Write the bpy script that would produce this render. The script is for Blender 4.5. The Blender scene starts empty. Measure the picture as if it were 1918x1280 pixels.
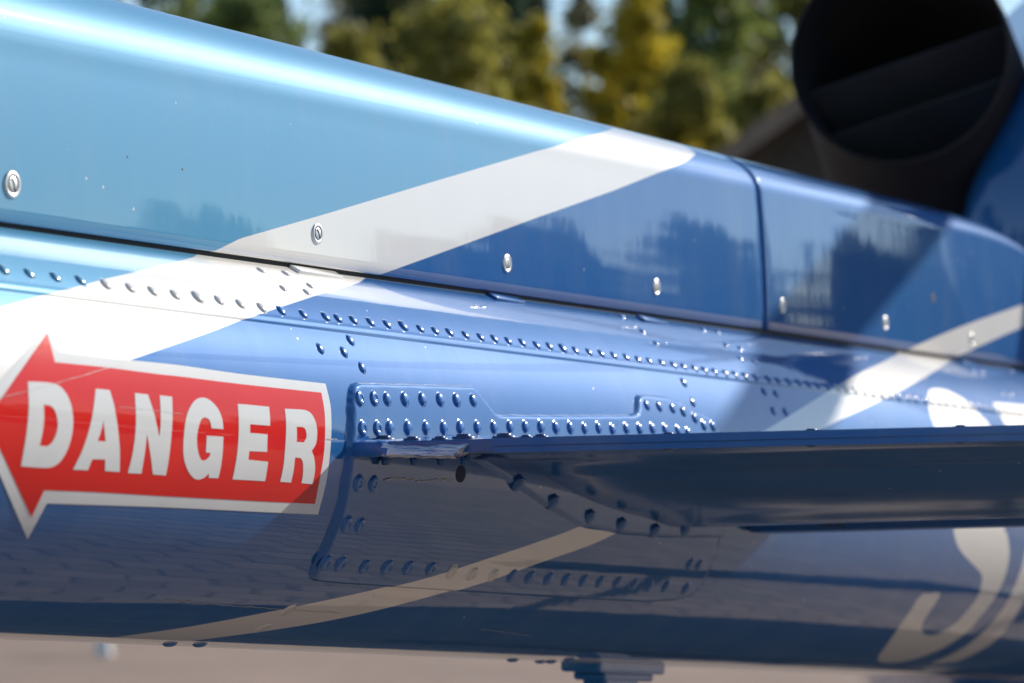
import bpy, bmesh, math, random
import numpy as np
from mathutils import Vector, Matrix
from mathutils.bvhtree import BVHTree

random.seed(7)
rng = np.random.default_rng(7)
S = bpy.context.scene
COL = S.collection

# ------------------------------------------------------------------ camera
CAM_POS = Vector((-2.452, -1.45, 1.6))
YAW, PITCH = math.radians(24.55), math.radians(1.81)
FPX = 6000.0 / 1918.0                      # focal length / picture width
cam_d = bpy.data.cameras.new('camera')
cam = bpy.data.objects.new('camera', cam_d)
COL.objects.link(cam)
fwd = Vector((math.cos(YAW) * math.cos(PITCH), math.sin(YAW) * math.cos(PITCH), math.sin(PITCH)))
rgt = Vector((math.sin(YAW), -math.cos(YAW), 0.0))
upv = rgt.cross(fwd)
cam.matrix_world = Matrix(((rgt.x, upv.x, -fwd.x, CAM_POS.x), (rgt.y, upv.y, -fwd.y, CAM_POS.y),
                           (rgt.z, upv.z, -fwd.z, CAM_POS.z), (0, 0, 0, 1)))
cam_d.sensor_fit = 'HORIZONTAL'
cam_d.sensor_width = 36.0
cam_d.lens = 36.0 * FPX
cam_d.clip_start = 0.05
cam_d.clip_end = 3000
cam_d.dof.use_dof = True
cam_d.dof.focus_distance = 2.85
cam_d.dof.aperture_fstop = 7.4
S.camera = cam

# ------------------------------------------------------------------ light
SUN = Vector((0.80, -0.36, 0.48)).normalized()
sun_el = math.asin(SUN.z)
sun_rot = math.atan2(SUN.x, SUN.y)
W = bpy.data.worlds.new('World')
S.world = W
W.use_nodes = True
nt = W.node_tree
bg = nt.nodes['Background']
sky = nt.nodes.new('ShaderNodeTexSky')
sky.sky_type = 'NISHITA'
sky.sun_disc = False
sky.sun_elevation = sun_el
sky.sun_rotation = sun_rot
sky.air_density = 1.0
sky.dust_density = 0.1
sky.altitude = 400.0
sky.ozone_density = 1.6
nt.links.new(sky.outputs[0], bg.inputs[0])
bg.inputs[1].default_value = 0.12
sl = bpy.data.lights.new('sun', 'SUN')
sl.energy = 5.0
sl.angle = math.radians(0.53)
sl.color = (1.0, 0.92, 0.81)
so = bpy.data.objects.new('sun', sl)
COL.objects.link(so)
so.rotation_euler = SUN.to_track_quat('Z', 'Y').to_euler()
so.location = (4, -4, 8)
S.view_settings.view_transform = 'Standard'
S.view_settings.look = 'None'
S.view_settings.gamma = 1.0
S.view_settings.use_curve_mapping = False
S.view_settings.exposure = 0.15
S.cycles.max_bounces = 8
S.cycles.caustics_reflective = False
S.cycles.sample_clamp_indirect = 8.0

# ------------------------------------------------------------------ helpers
# measured lines of sight in the survey photograph (1918 x 1280), used to find where details sit on the real surfaces
P_POS, P_F = Vector(CAM_POS), fwd.copy()
P_R, P_U = rgt.copy(), upv.copy()


def sight(px, py):
    return (P_F + P_R * ((px - 959.0) / 6000.0) - P_U * ((py - 640.0) / 6000.0)).normalized()


def proj(p):
    q = Vector(p) - P_POS
    z = q.dot(P_F)
    return 959 + 6000 * q.dot(P_R) / z, 640 - 6000 * q.dot(P_U) / z


def mesh_obj(name, verts, faces, mat=None, parent=None, smooth=True, mats=None, fmat=None, loc=None):
    me = bpy.data.meshes.new(name)
    me.from_pydata([tuple(v) for v in verts], [], [tuple(f) for f in faces])
    if smooth:
        me.polygons.foreach_set('use_smooth', [True] * len(me.polygons))
    for m in (mats or ([mat] if mat else [])):
        me.materials.append(m)
    if fmat is not None:
        me.polygons.foreach_set('material_index', fmat)
    me.update()
    o = bpy.data.objects.new(name, me)
    COL.objects.link(o)
    if parent:
        o.parent = parent
    if loc:
        o.location = loc
    return o


def bm_obj(name, bm, mat, parent=None, smooth=True, autos=None):
    me = bpy.data.meshes.new(name)
    bm.to_mesh(me)
    bm.free()
    if smooth:
        me.polygons.foreach_set('use_smooth', [True] * len(me.polygons))
    for m in (mat if isinstance(mat, list) else [mat]):
        me.materials.append(m)
    if autos:
        me.set_sharp_from_angle(angle=math.radians(autos))
    o = bpy.data.objects.new(name, me)
    COL.objects.link(o)
    if parent:
        o.parent = parent
    return o


def thing(name, label, cat, loc=(0, 0, 0), group=None):
    o = bpy.data.objects.new(name, None)
    COL.objects.link(o)
    o.location = loc
    o.empty_display_size = 0.2
    o['label'] = label
    o['category'] = cat
    if group:
        o['group'] = group
    return o


def tag(o, label, cat, group=None):
    o['label'] = label
    o['category'] = cat
    if group:
        o['group'] = group
    return o


def bm_box(bm, c, s, bevel=0.0, rot=None, seg=2):
    r = bmesh.ops.create_cube(bm, size=1.0)
    vs = r['verts']
    for v in vs:
        v.co = Vector((v.co.x * s[0], v.co.y * s[1], v.co.z * s[2]))
    if bevel > 0:
        es = list({e for v in vs for e in v.link_edges})
        rr = bmesh.ops.bevel(bm, geom=es, offset=bevel, segments=seg, affect='EDGES', profile=0.6)
        vs = list({v for f in rr['faces'] for v in f.verts} | {v for v in vs if v.is_valid})
    M = Matrix.Translation(Vector(c)) @ (rot.to_4x4() if rot else Matrix.Identity(4))
    bmesh.ops.transform(bm, matrix=M, verts=vs)


def lathe(profile, n=20):
    """profile [(r, z)] turned about z; returns verts, faces"""
    V, Fc = [], []
    for r, z in profile:
        for k in range(n):
            a = 2 * math.pi * k / n
            V.append((r * math.cos(a), r * math.sin(a), z))
    m = len(profile)
    for i in range(m - 1):
        for k in range(n):
            k2 = (k + 1) % n
            Fc.append((i * n + k, i * n + k2, (i + 1) * n + k2, (i + 1) * n + k))
    Fc.append(tuple((m - 1) * n + k for k in range(n)))
    return V, Fc


# ------------------------------------------------------------------ materials
def new_mat(name):
    m = bpy.data.materials.new(name)
    m.use_nodes = True
    return m, m.node_tree.nodes, m.node_tree.links, m.node_tree.nodes['Principled BSDF']


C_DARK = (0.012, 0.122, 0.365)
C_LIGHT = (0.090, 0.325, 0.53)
C_WHITE = (0.80, 0.78, 0.735)


def wave_bump(n, l, b, dist=0.0004, scale=7.0, fine=True):
    tc = n.new('ShaderNodeTexCoord')
    mp = n.new('ShaderNodeMapping')
    mp.inputs['Scale'].default_value = (1.3, 1.0, 0.8)
    l.new(tc.outputs['Object'], mp.inputs[0])
    nz = n.new('ShaderNodeTexNoise')
    nz.inputs['Scale'].default_value = scale
    nz.inputs['Detail'].default_value = 1.2
    nz.inputs['Roughness'].default_value = 0.3
    l.new(mp.outputs[0], nz.inputs['Vector'])
    bp = n.new('ShaderNodeBump')
    bp.inputs['Strength'].default_value = 1.0
    bp.inputs['Distance'].default_value = dist
    l.new(nz.outputs['Fac'], bp.inputs['Height'])
    # orange peel of sprayed paint
    n2 = n.new('ShaderNodeTexNoise')
    n2.inputs['Scale'].default_value = 190.0
    n2.inputs['Detail'].default_value = 1.0
    l.new(tc.outputs['Object'], n2.inputs['Vector'])
    b2 = n.new('ShaderNodeBump')
    b2.inputs['Strength'].default_value = 1.0
    b2.inputs['Distance'].default_value = 0.000003
    l.new(n2.outputs['Fac'], b2.inputs['Height'])
    l.new(bp.outputs[0], b2.inputs['Normal'])
    l.new(b2.outputs[0], b.inputs['Coat Normal'])
    # fine vertical polishing marks in the clear coat
    mp4 = n.new('ShaderNodeMapping')
    mp4.inputs['Scale'].default_value = (30.0, 20.0, 9.0)
    l.new(tc.outputs['Object'], mp4.inputs[0])
    n4 = n.new('ShaderNodeTexNoise')
    n4.inputs['Scale'].default_value = 1.0
    n4.inputs['Detail'].default_value = 3.0
    l.new(mp4.outputs[0], n4.inputs['Vector'])
    b4 = n.new('ShaderNodeBump')
    b4.inputs['Strength'].default_value = 1.0
    b4.inputs['Distance'].default_value = 0.00007
    l.new(n4.outputs['Fac'], b4.inputs['Height'])
    l.new(b2.outputs[0], b4.inputs['Normal'])
    l.new(b4.outputs[0], b.inputs['Coat Normal'])
    # aluminium flakes below the clear coat
    n3 = n.new('ShaderNodeTexNoise')
    n3.inputs['Scale'].default_value = 1300.0
    n3.inputs['Detail'].default_value = 2.0
    n3.inputs['Roughness'].default_value = 0.7
    l.new(tc.outputs['Object'], n3.inputs['Vector'])
    b3 = n.new('ShaderNodeBump')
    b3.inputs['Strength'].default_value = 1.0
    b3.inputs['Distance'].default_value = 0.00006
    l.new(n3.outputs['Fac'], b3.inputs['Height'])
    l.new(bp.outputs[0], b3.inputs['Normal'])
    l.new(b3.outputs[0], b.inputs['Normal'])
    return tc


def dirt_mix(n, l, tc, col_socket, amount=0.10):
    """thin uneven film of dust and rubbed polish on the paint"""
    nz = n.new('ShaderNodeTexNoise')
    nz.inputs['Scale'].default_value = 9.0
    nz.inputs['Detail'].default_value = 8.0
    nz.inputs['Roughness'].default_value = 0.62
    mp = n.new('ShaderNodeMapping')
    mp.inputs['Scale'].default_value = (1.6, 1.0, 0.55)
    l.new(tc.outputs['Object'], mp.inputs[0])
    l.new(mp.outputs[0], nz.inputs['Vector'])
    rp = n.new('ShaderNodeMapRange')
    rp.inputs['From Min'].default_value = 0.45
    rp.inputs['From Max'].default_value = 0.75
    rp.inputs['To Max'].default_value = amount
    l.new(nz.outputs['Fac'], rp.inputs['Value'])
    mx = n.new('ShaderNodeMix')
    mx.data_type = 'RGBA'
    mx.inputs['B'].default_value = (0.45, 0.44, 0.42, 1)
    l.new(rp.outputs[0], mx.inputs['Factor'])
    l.new(col_socket, mx.inputs['A'])
    # stone chips and fly specks
    res = mx.outputs['Result']
    for sc, thr, colr in ((34.0, 0.045, (0.03, 0.03, 0.03)), (41.0, 0.05, (0.7, 0.7, 0.68))):
        vo = n.new('ShaderNodeTexVoronoi')
        vo.inputs['Scale'].default_value = sc
        l.new(tc.outputs['Object'], vo.inputs['Vector'])
        sepc = n.new('ShaderNodeSeparateColor')
        l.new(vo.outputs['Color'], sepc.inputs[0])
        m_a = n.new('ShaderNodeMath'); m_a.operation = 'LESS_THAN'
        m_a.inputs[1].default_value = thr
        l.new(vo.outputs['Distance'], m_a.inputs[0])
        m_b = n.new('ShaderNodeMath'); m_b.operation = 'GREATER_THAN'
        m_b.inputs[1].default_value = 0.80
        l.new(sepc.outputs[0], m_b.inputs[0])
        m_c = n.new('ShaderNodeMath'); m_c.operation = 'MULTIPLY'
        l.new(m_a.outputs[0], m_c.inputs[0]); l.new(m_b.outputs[0], m_c.inputs[1])
        m2_ = n.new('ShaderNodeMix'); m2_.data_type = 'RGBA'
        m2_.inputs['B'].default_value = (*colr, 1)
        l.new(m_c.outputs[0], m2_.inputs['Factor'])
        l.new(res, m2_.inputs['A'])
        res = m2_.outputs['Result']
    return res, nz


def paint_settings(b, metallic, rough=0.47):
    b.inputs['Metallic'].default_value = metallic
    b.inputs['Roughness'].default_value = rough
    b.inputs['Coat Weight'].default_value = 1.0
    b.inputs['Coat Roughness'].default_value = 0.03
    b.inputs['Coat IOR'].default_value = 1.5
    b.inputs['Specular IOR Level'].default_value = 0.04


def flat_paint(name, col, metallic, dist=0.0002):
    m, n, l, b = new_mat(name)
    paint_settings(b, metallic)
    tc = wave_bump(n, l, b, dist)
    c = n.new('ShaderNodeRGB')
    c.outputs[0].default_value = (*col, 1)
    r, _ = dirt_mix(n, l, tc, c.outputs[0], 0.08)
    l.new(r, b.inputs['Base Color'])
    return m


MET = 0.115
M_DARK = flat_paint('dark_blue_paint', C_DARK, MET)
M_LIGHT = flat_paint('light_blue_paint', C_LIGHT, MET)
M_FIN = flat_paint('fin_paint', C_DARK, MET, 0.00006)
M_FIN.node_tree.nodes['Principled BSDF'].inputs['Coat Roughness'].default_value = 0.13
M_WHITE = flat_paint('white_paint', C_WHITE, 0.0)


def livery():
    m, n, l, b = new_mat('livery_paint')
    paint_settings(b, MET)
    tc = wave_bump(n, l, b, 0.00040, 6.0)

    def step(attr):
        a = n.new('ShaderNodeAttribute')
        a.attribute_name = attr
        r = n.new('ShaderNodeMapRange')
        r.inputs['From Min'].default_value = -0.0003
        r.inputs['From Max'].default_value = 0.0003
        l.new(a.outputs['Fac'], r.inputs['Value'])
        return r.outputs[0]
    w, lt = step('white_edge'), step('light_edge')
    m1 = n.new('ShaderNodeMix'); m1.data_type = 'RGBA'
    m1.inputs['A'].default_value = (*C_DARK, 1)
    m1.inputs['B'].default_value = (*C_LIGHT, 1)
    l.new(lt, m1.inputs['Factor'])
    m2 = n.new('ShaderNodeMix'); m2.data_type = 'RGBA'
    m2.inputs['B'].default_value = (*C_WHITE, 1)
    l.new(w, m2.inputs['Factor'])
    l.new(m1.outputs['Result'], m2.inputs['A'])
    r, nz = dirt_mix(n, l, tc, m2.outputs['Result'], 0.07)
    l.new(r, b.inputs['Base Color'])
    mm = n.new('ShaderNodeMath'); mm.operation = 'MULTIPLY_ADD'
    mm.inputs[1].default_value = -MET
    mm.inputs[2].default_value = MET
    l.new(w, mm.inputs[0])
    l.new(mm.outputs[0], b.inputs['Metallic'])
    # the solid white has no flakes: its own resin gloss instead
    s1 = n.new('ShaderNodeMath'); s1.operation = 'MULTIPLY_ADD'
    s1.inputs[1].default_value = 0.05
    s1.inputs[2].default_value = 0.04
    l.new(lt, s1.inputs[0])
    s2 = n.new('ShaderNodeMath'); s2.operation = 'MULTIPLY_ADD'
    s2.inputs[1].default_value = 0.45
    l.new(w, s2.inputs[0])
    l.new(s1.outputs[0], s2.inputs[2])
    l.new(s2.outputs[0], b.inputs['Specular IOR Level'])
    return m


M_EDGE, _n, _l, _b = new_mat('lit_edge_paint')
paint_settings(_b, MET)
_b.inputs['Coat Roughness'].default_value = 0.35
_tc = _n.new('ShaderNodeTexCoord')
_c = _n.new('ShaderNodeRGB')
_c.outputs[0].default_value = (0.012, 0.14, 0.44, 1)  # brighter than the boom blue, so the shaded edges and slat look lit
_r, _ = dirt_mix(_n, _l, _tc, _c.outputs[0], 0.18)
_l.new(_r, _b.inputs['Base Color'])
M_LIVERY = livery()


def rivet_paint(name, col, metallic):
    m, n, l, b = new_mat(name)
    paint_settings(b, metallic)
    b.inputs['Coat Roughness'].default_value = 0.16
    c = n.new('ShaderNodeRGB')
    c.outputs[0].default_value = (*col, 1)
    tc = n.new('ShaderNodeTexCoord')
    r, _ = dirt_mix(n, l, tc, c.outputs[0], 0.15)
    l.new(r, b.inputs['Base Color'])
    return m


M_RIV = {'d': rivet_paint('blue_rivet_paint', tuple(c * 1.15 for c in C_DARK), MET), 'l': rivet_paint('light_blue_rivet_paint', tuple(c * 0.85 for c in C_LIGHT), MET),
         'w': rivet_paint('white_rivet_paint', tuple(c * 0.9 for c in C_WHITE), 0.0)}


def simple(name, col, rough=0.5, metallic=0.0, coat=0.0, noise=0.0, nscale=20, bump=0.0, spec=0.5):
    m, n, l, b = new_mat(name)
    b.inputs['Base Color'].default_value = (*col, 1)
    b.inputs['Roughness'].default_value = rough
    b.inputs['Metallic'].default_value = metallic
    b.inputs['Coat Weight'].default_value = coat
    b.inputs['Specular IOR Level'].default_value = spec
    b.inputs['Coat Roughness'].default_value = 0.03
    if noise > 0:
        tc = n.new('ShaderNodeTexCoord')
        nz = n.new('ShaderNodeTexNoise')
        nz.inputs['Scale'].default_value = nscale
        nz.inputs['Detail'].default_value = 6
        l.new(tc.outputs['Object'], nz.inputs['Vector'])
        mx = n.new('ShaderNodeMix'); mx.data_type = 'RGBA'
        mx.inputs['A'].default_value = (*[c * (1 - noise) for c in col], 1)
        mx.inputs['B'].default_value = (*[min(1, c * (1 + noise)) for c in col], 1)
        l.new(nz.outputs['Fac'], mx.inputs['Factor'])
        l.new(mx.outputs['Result'], b.inputs['Base Color'])
        if bump > 0:
            bp = n.new('ShaderNodeBump')
            bp.inputs['Distance'].default_value = bump
            l.new(nz.outputs['Fac'], bp.inputs['Height'])
            l.new(bp.outputs[0], b.inputs['Normal'])
    return m


M_RECESS = simple('recess_black', (0.006, 0.006, 0.006), 0.7)  # plain black for the shade inside gaps, joint and fastener slots
M_STEEL = simple('bare_steel', (0.80, 0.79, 0.76), 0.40, 0.9, noise=0.15, nscale=300)
M_WORN = simple('scraped_metal', (0.55, 0.58, 0.62), 0.35, 0.9, noise=0.5, nscale=260, bump=0.0006)
M_DARKBOLT = simple('dark_bolt_paint', (0.010, 0.035, 0.13), 0.3, 0.3, 1.0)
M_SOOT = simple('sooty_pipe', (0.018, 0.020, 0.024), 0.75, 0.0, noise=0.4, nscale=6)
M_SOOT2 = simple('sooty_vane', (0.085, 0.092, 0.104), 0.85, 0.0, noise=0.4, nscale=8)
M_PIPE = simple('heat_tinted_steel', (0.030, 0.025, 0.023), 0.8, 0.1, noise=0.5, nscale=9)
M_STK_W = simple('white_sticker', (0.74, 0.75, 0.74), 0.4, 0.0, 0.5, noise=0.05, nscale=30, spec=0.05)
M_STK_R = simple('red_sticker', (0.74, 0.016, 0.012), 0.4, 0.0, 0.5, noise=0.12, nscale=14, spec=0.05)
M_BLADE = simple('blade_grey', (0.12, 0.12, 0.125), 0.45, noise=0.2)
M_SCRATCH = simple('scratch_line', (0.50, 0.50, 0.48), 0.5, 0.2, noise=0.5, nscale=400)

# ------------------------------------------------------------------ the tail boom surface
RAD = math.radians


def b_zc(X):
    return 1.598 - 0.0471 * X


def b_r(X):
    return 0.1774 + 0.0317 * X


def sstep(t):
    t = np.clip(t, 0, 1)
    return t * t * (3 - 2 * t)


def lap_dr(phi_deg):
    p = np.where(phi_deg > 90, 180 - phi_deg, phi_deg)
    bead = 0.0006 * np.exp(-((p - 36.0) / 0.9) ** 2)
    return 0.0014 * sstep((p - 33.9) / 1.0) + bead


def boom_pt(X, phi_deg, h=0.0):
    r = b_r(X) + lap_dr(np.asarray(phi_deg, float)) + h
    a = np.radians(phi_deg)
    return np.stack([np.asarray(X) + 0 * r, -r * np.cos(a), b_zc(X) + r * np.sin(a)], -1)


def grid_faces(nu, nv, wrap=False):
    i = np.arange(nu - 1)[:, None]
    j = np.arange(nv if wrap else nv - 1)[None, :]
    j2 = (j + 1) % nv
    a = i * nv + j
    return np.stack([a, a + nv * 1, (i + 1) * nv + j2, i * nv + j2], -1).reshape(-1, 4)


phis = np.concatenate([np.arange(-180, -110, 4.0), np.arange(-110, 32, 0.9), np.arange(32, 38, 0.2),
                       np.arange(38, 75, 0.9), np.arange(75, 142, 2.0), np.arange(142, 148, 0.3), np.arange(148, 180, 4.0)])
Xs = np.concatenate([np.arange(-1.7, -0.8, 0.03), np.arange(-0.8, 2.6, 0.008), np.arange(2.6, 3.4, 0.03)])
XX, PP = np.meshgrid(Xs, phis, indexing='ij')
BOOM_V = boom_pt(XX, PP).reshape(-1, 3)
BOOM_F = grid_faces(len(Xs), len(phis), True)


def cover_profile(X):
    """half profile of the drive shaft cover at station X: list of (y, z) from the camera-side lower edge over the top"""
    w0 = 0.0835 + 0.0149 * X
    wc = 0.0770 + 0.0136 * X
    zb = 1.7630 - 0.0187 * X
    zk = 1.9037
    zt = 1.9763 - 0.0109 * X
    fh = fw_ = 1.0
    if X > 2.0:
        t = min(1.0, max(0.0, (X - 1.98) / 0.78))
        fh = math.sqrt(max(0.0, 1 - t ** 3.0)) * 0.93 + 0.07
        t2 = min(1.0, max(0.0, (X - 2.52) / 0.24))
        fw_ = 0.4 + 0.6 * math.sqrt(max(0.0, 1 - t2 ** 2.2))
    pts = []
    for k in range(15):
        t = k / 14
        y = w0 + (wc - w0) * t + 0.0021 * 4 * t * (1 - t)
        pts.append((-y * fw_, zb + (zk - zb) * t * fh))
    zk2 = zb + (zk - zb) * fh
    for k in range(1, 25):
        a = math.radians(90 * k / 24)
        pts.append((-wc * fw_ * math.cos(a) ** 0.98 if k < 24 else 0.0, zk2 + (zt - zk) * fh * math.sin(a)))
    full = pts + [(-y, z) for y, z in reversed(pts[:-1])]
    return full


def cover_mesh(x0, x1, step, cap0=True, cap1=True):
    n = max(2, int((x1 - x0) / step))
    xs = [x0 + (x1 - x0) * i / n for i in range(n + 1)]
    V, m = [], None
    # rounded lips at both ends (turn in 2 mm) and lower return flange
    rows = [(x0 + 0.0022, 0.010), (x0, 0.0022), (x0 + 0.0006, 0.0006)] + [(x, 0.0) for x in xs[1:-1]] + \
           [(x1 - 0.0006, 0.0006), (x1, 0.0022), (x1 - 0.0022, 0.010)]
    for x, ins in rows:
        pr = cover_profile(x)
        m = len(pr)
        zc_ = pr[0][1]
        row = []
        for y, z in pr:
            L = math.hypot(y, max(0.05, z - zc_))
            k = 1 - ins / max(0.03, L)
            row.append((x, y * k, zc_ + (z - zc_) * k))
        ya, yb = row[0], row[-1]
        row = [(x, ya[1] + 0.010, ya[2] + 0.0015), (x, ya[1] + 0.0022, ya[2] - 0.0012), (x, ya[1] + 0.0006, ya[2] - 0.0006)] + row + \
              [(x, yb[1] - 0.0006, yb[2] - 0.0006), (x, yb[1] - 0.0022, yb[2] - 0.0012), (x, yb[1] - 0.010, yb[2] + 0.0015)]
        V += row
        m = len(row)
    return np.array(V), grid_faces(len(rows), m)


JOINT = 1.246
CV1 = cover_mesh(-1.7, JOINT - 0.0045, 0.010)
CV2 = cover_mesh(JOINT + 0.0045, 2.75, 0.010)


def bvh(*parts):
    V, Fc, k = [], [], 0
    for v, f in parts:
        V += [Vector(p) for p in v]
        Fc += [tuple(int(i) + k for i in q) for q in f]
        k += len(v)
    return BVHTree.FromPolygons(V, Fc)


T_BOOM = bvh((BOOM_V, BOOM_F))
T_SKIN = bvh((BOOM_V, BOOM_F), CV1, CV2)


def hit(tree, px, py):
    for dx, dy in ((0, 0), (0, 2), (0, -2), (0, 4), (0, -4), (0, 8), (0, -8)):
        loc, nor, idx, d = tree.ray_cast(P_POS, sight(px + dx, py + dy))
        if loc is not None:
            return loc, nor
    return None, None


def boom_uv(px, py):
    loc, nor = hit(T_BOOM, px, py)
    if loc is None:
        return None
    return loc.x, math.degrees(math.atan2(loc.z - b_zc(loc.x), -loc.y))


# ------------------------------------------------------------------ painted livery: outlines in side elevation (X, Z)
def elev(pts):
    out = []
    for p in pts:
        if p[0] == 'w':
            out.append((p[1], p[2]))
            continue
        loc, _ = hit(T_SKIN, *p)
        if loc is not None:
            out.append((loc.x, loc.z))
    return np.array(out)


def sdf(poly, P):
    """signed distance, positive inside; P (n,2)"""
    d2 = np.full(len(P), 1e9)
    ins = np.zeros(len(P), bool)
    for a, b in zip(poly, np.roll(poly, -1, 0)):
        e = b - a
        w = P - a
        t = np.clip((w @ e) / max(1e-12, e @ e), 0, 1)
        q = w - t[:, None] * e
        d2 = np.minimum(d2, (q * q).sum(1))
        c = ((a[1] > P[:, 1]) != (b[1] > P[:, 1]))
        den = np.where(abs(b[1] - a[1]) < 1e-12, 1e-12, b[1] - a[1])
        ins ^= c & (P[:, 0] < (b[0] - a[0]) * (P[:, 1] - a[1]) / den + a[0])
    return np.where(ins, 1, -1) * np.sqrt(d2)


def smooth_line(pts, n=3):
    """Catmull-Rom through measured points"""
    p = [pts[0]] + list(pts) + [pts[-1]]
    out = []
    for i in range(1, len(p) - 2):
        a, b, c, d = [np.array(q, float) for q in p[i - 1:i + 3]]
        for k in range(n):
            t = k / n
            out.append(tuple(0.5 * (2 * b + (c - a) * t + (2 * a - 5 * b + 4 * c - d) * t * t + (3 * b - a - 3 * c + d) * t ** 3)))
    out.append(tuple(pts[-1]))
    return out


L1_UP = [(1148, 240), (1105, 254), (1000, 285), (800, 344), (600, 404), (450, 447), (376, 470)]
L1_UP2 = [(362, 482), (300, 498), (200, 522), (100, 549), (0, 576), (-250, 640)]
L1_LO = [(1303, 289), (1285, 302), (1230, 325), (1150, 357), (1000, 410), (850, 465), (710, 515)]
L1_LO2 = [(672, 530), (600, 551), (530, 574), (470, 594), (400, 620), (300, 655), (240, 676), (100, 728), (0, 768), (-250, 860)]
xa = hit(T_SKIN, 1148, 240)[0].x
xb = hit(T_SKIN, 1303, 289)[0].x
STRIPE1 = elev([('w', xa + 0.02, 2.2), ('w', xa + 0.012, 1.975)] + L1_UP + L1_UP2 + L1_LO2[::-1] + L1_LO[::-1] + [('w', xb + 0.03, 1.975), ('w', xb + 0.06, 2.2)])
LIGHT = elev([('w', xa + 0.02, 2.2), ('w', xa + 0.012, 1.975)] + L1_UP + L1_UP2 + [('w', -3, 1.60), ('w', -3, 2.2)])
S2_UP = smooth_line([(2010, 535), (1918, 570), (1800, 612), (1700, 655), (1650, 680), (1600, 704), (1520, 753), (1430, 808), (1250, 905), (1085, 983), (1000, 1015),
                     (900, 1048), (800, 1080), (700, 1105), (600, 1127), (480, 1151), (350, 1175), (215, 1194)])
S2_LO = smooth_line([(2010, 578), (1918, 612), (1800, 665), (1760, 690), (1700, 725), (1620, 765), (1535, 806), (1350, 905), (1162, 991), (1100, 1020), (1000, 1055),
                     (900, 1090), (800, 1119), (700, 1145), (600, 1166), (500, 1182), (420, 1193), (340, 1203)])
STRIPE2 = elev(S2_UP + S2_LO[::-1])
LEAF = elev(smooth_line([(1738, 740), (1740, 732), (1747, 728), (1759, 728), (1774, 731), (1792, 740), (1810, 751), (1826, 766), (1841, 783), (1855, 800),
                         (1872, 880), (1880, 984), (1886, 1000), (1890, 1022), (1890, 1047), (1880, 1087), (1860, 1125), (1835, 1157), (1810, 1185), (1777, 1208),
                         (1740, 1226), (1705, 1237), (1672, 1242), (1648, 1240), (1645, 1230), (1665, 1202), (1687, 1170), (1710, 1137), (1725, 1114), (1743, 1112), (1762, 1112),
                         (1745, 1140), (1732, 1160), (1726, 1177), (1730, 1187), (1745, 1190), (1765, 1184), (1787, 1170), (1805, 1152), (1822, 1132), (1834, 1112),
                         (1839, 1092), (1839, 1077), (1830, 1065), (1815, 1050), (1799, 1032), (1790, 1012), (1785, 986), (1770, 890), (1751, 803), (1744, 783), (1739, 759)], 2))
BAND = elev(smooth_line([(1859, 754), (1918, 759), (2000, 770), (2060, 800), (2060, 900), (2000, 1020), (1950, 1085), (1918, 1125), (1890, 1172), (1865, 1200),
                         (1830, 1222), (1790, 1240), (1740, 1244), (1770, 1232), (1810, 1210), (1840, 1185), (1865, 1157), (1885, 1130), (1905, 1087), (1918, 1045),
                         (1925, 990), (1905, 880), (1883, 798), (1866, 767)], 2))
BELLY_PHI = -76.5


def paint_attrs(P, phi=None):
    Q = P[:, [0, 2]]
    w = np.maximum.reduce([sdf(STRIPE1, Q), sdf(STRIPE2, Q), sdf(LEAF, Q), sdf(BAND, Q)])
    lt = sdf(LIGHT, Q)
    if phi is not None:
        band = np.radians(np.minimum(BELLY_PHI - phi, phi + 180 + BELLY_PHI + 0)) * 0.18
        w = np.maximum(w, np.clip(band, -0.05, 0.05))
    return w, lt


def set_attr(me, name, arr):
    a = me.attributes.new(name, 'FLOAT', 'POINT')
    a.data.foreach_set('value', np.asarray(arr, np.float32))


def tone_at(P, phi=None):
    w, lt = paint_attrs(np.array([P]), None if phi is None else np.array([phi]))
    return 'w' if w[0] > 0 else ('l' if lt[0] > 0 else 'd')


# ================================================================== THE SETTING
def ground_mat():
    m, n, l, b = new_mat('concrete_pavers')
    tc = n.new('ShaderNodeTexCoord')
    bk = n.new('ShaderNodeTexBrick')
    bk.inputs['Scale'].default_value = 1.0
    bk.inputs['Brick Width'].default_value = 0.24
    bk.inputs['Row Height'].default_value = 0.12
    bk.inputs['Mortar Size'].default_value = 0.004
    bk.inputs['Color1'].default_value = (0.32, 0.222, 0.168, 1)
    bk.inputs['Color2'].default_value = (0.28, 0.197, 0.152, 1)
    bk.inputs['Mortar'].default_value = (0.16, 0.13, 0.11, 1)
    l.new(tc.outputs['Object'], bk.inputs['Vector'])
    nz = n.new('ShaderNodeTexNoise')
    nz.inputs['Scale'].default_value = 0.7
    nz.inputs['Detail'].default_value = 8
    l.new(tc.outputs['Object'], nz.inputs['Vector'])
    mx = n.new('ShaderNodeMix'); mx.data_type = 'RGBA'; mx.blend_type = 'MULTIPLY'
    rp = n.new('ShaderNodeMapRange')
    rp.inputs['To Min'].default_value = 0.72
    rp.inputs['To Max'].default_value = 1.2
    l.new(nz.outputs['Fac'], rp.inputs['Value'])
    mx.inputs['Factor'].default_value = 1.0
    l.new(bk.outputs['Color'], mx.inputs['A'])
    l.new(rp.outputs[0], mx.inputs['B'])
    l.new(mx.outputs['Result'], b.inputs['Base Color'])
    b.inputs['Roughness'].default_value = 0.85
    return m


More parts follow.
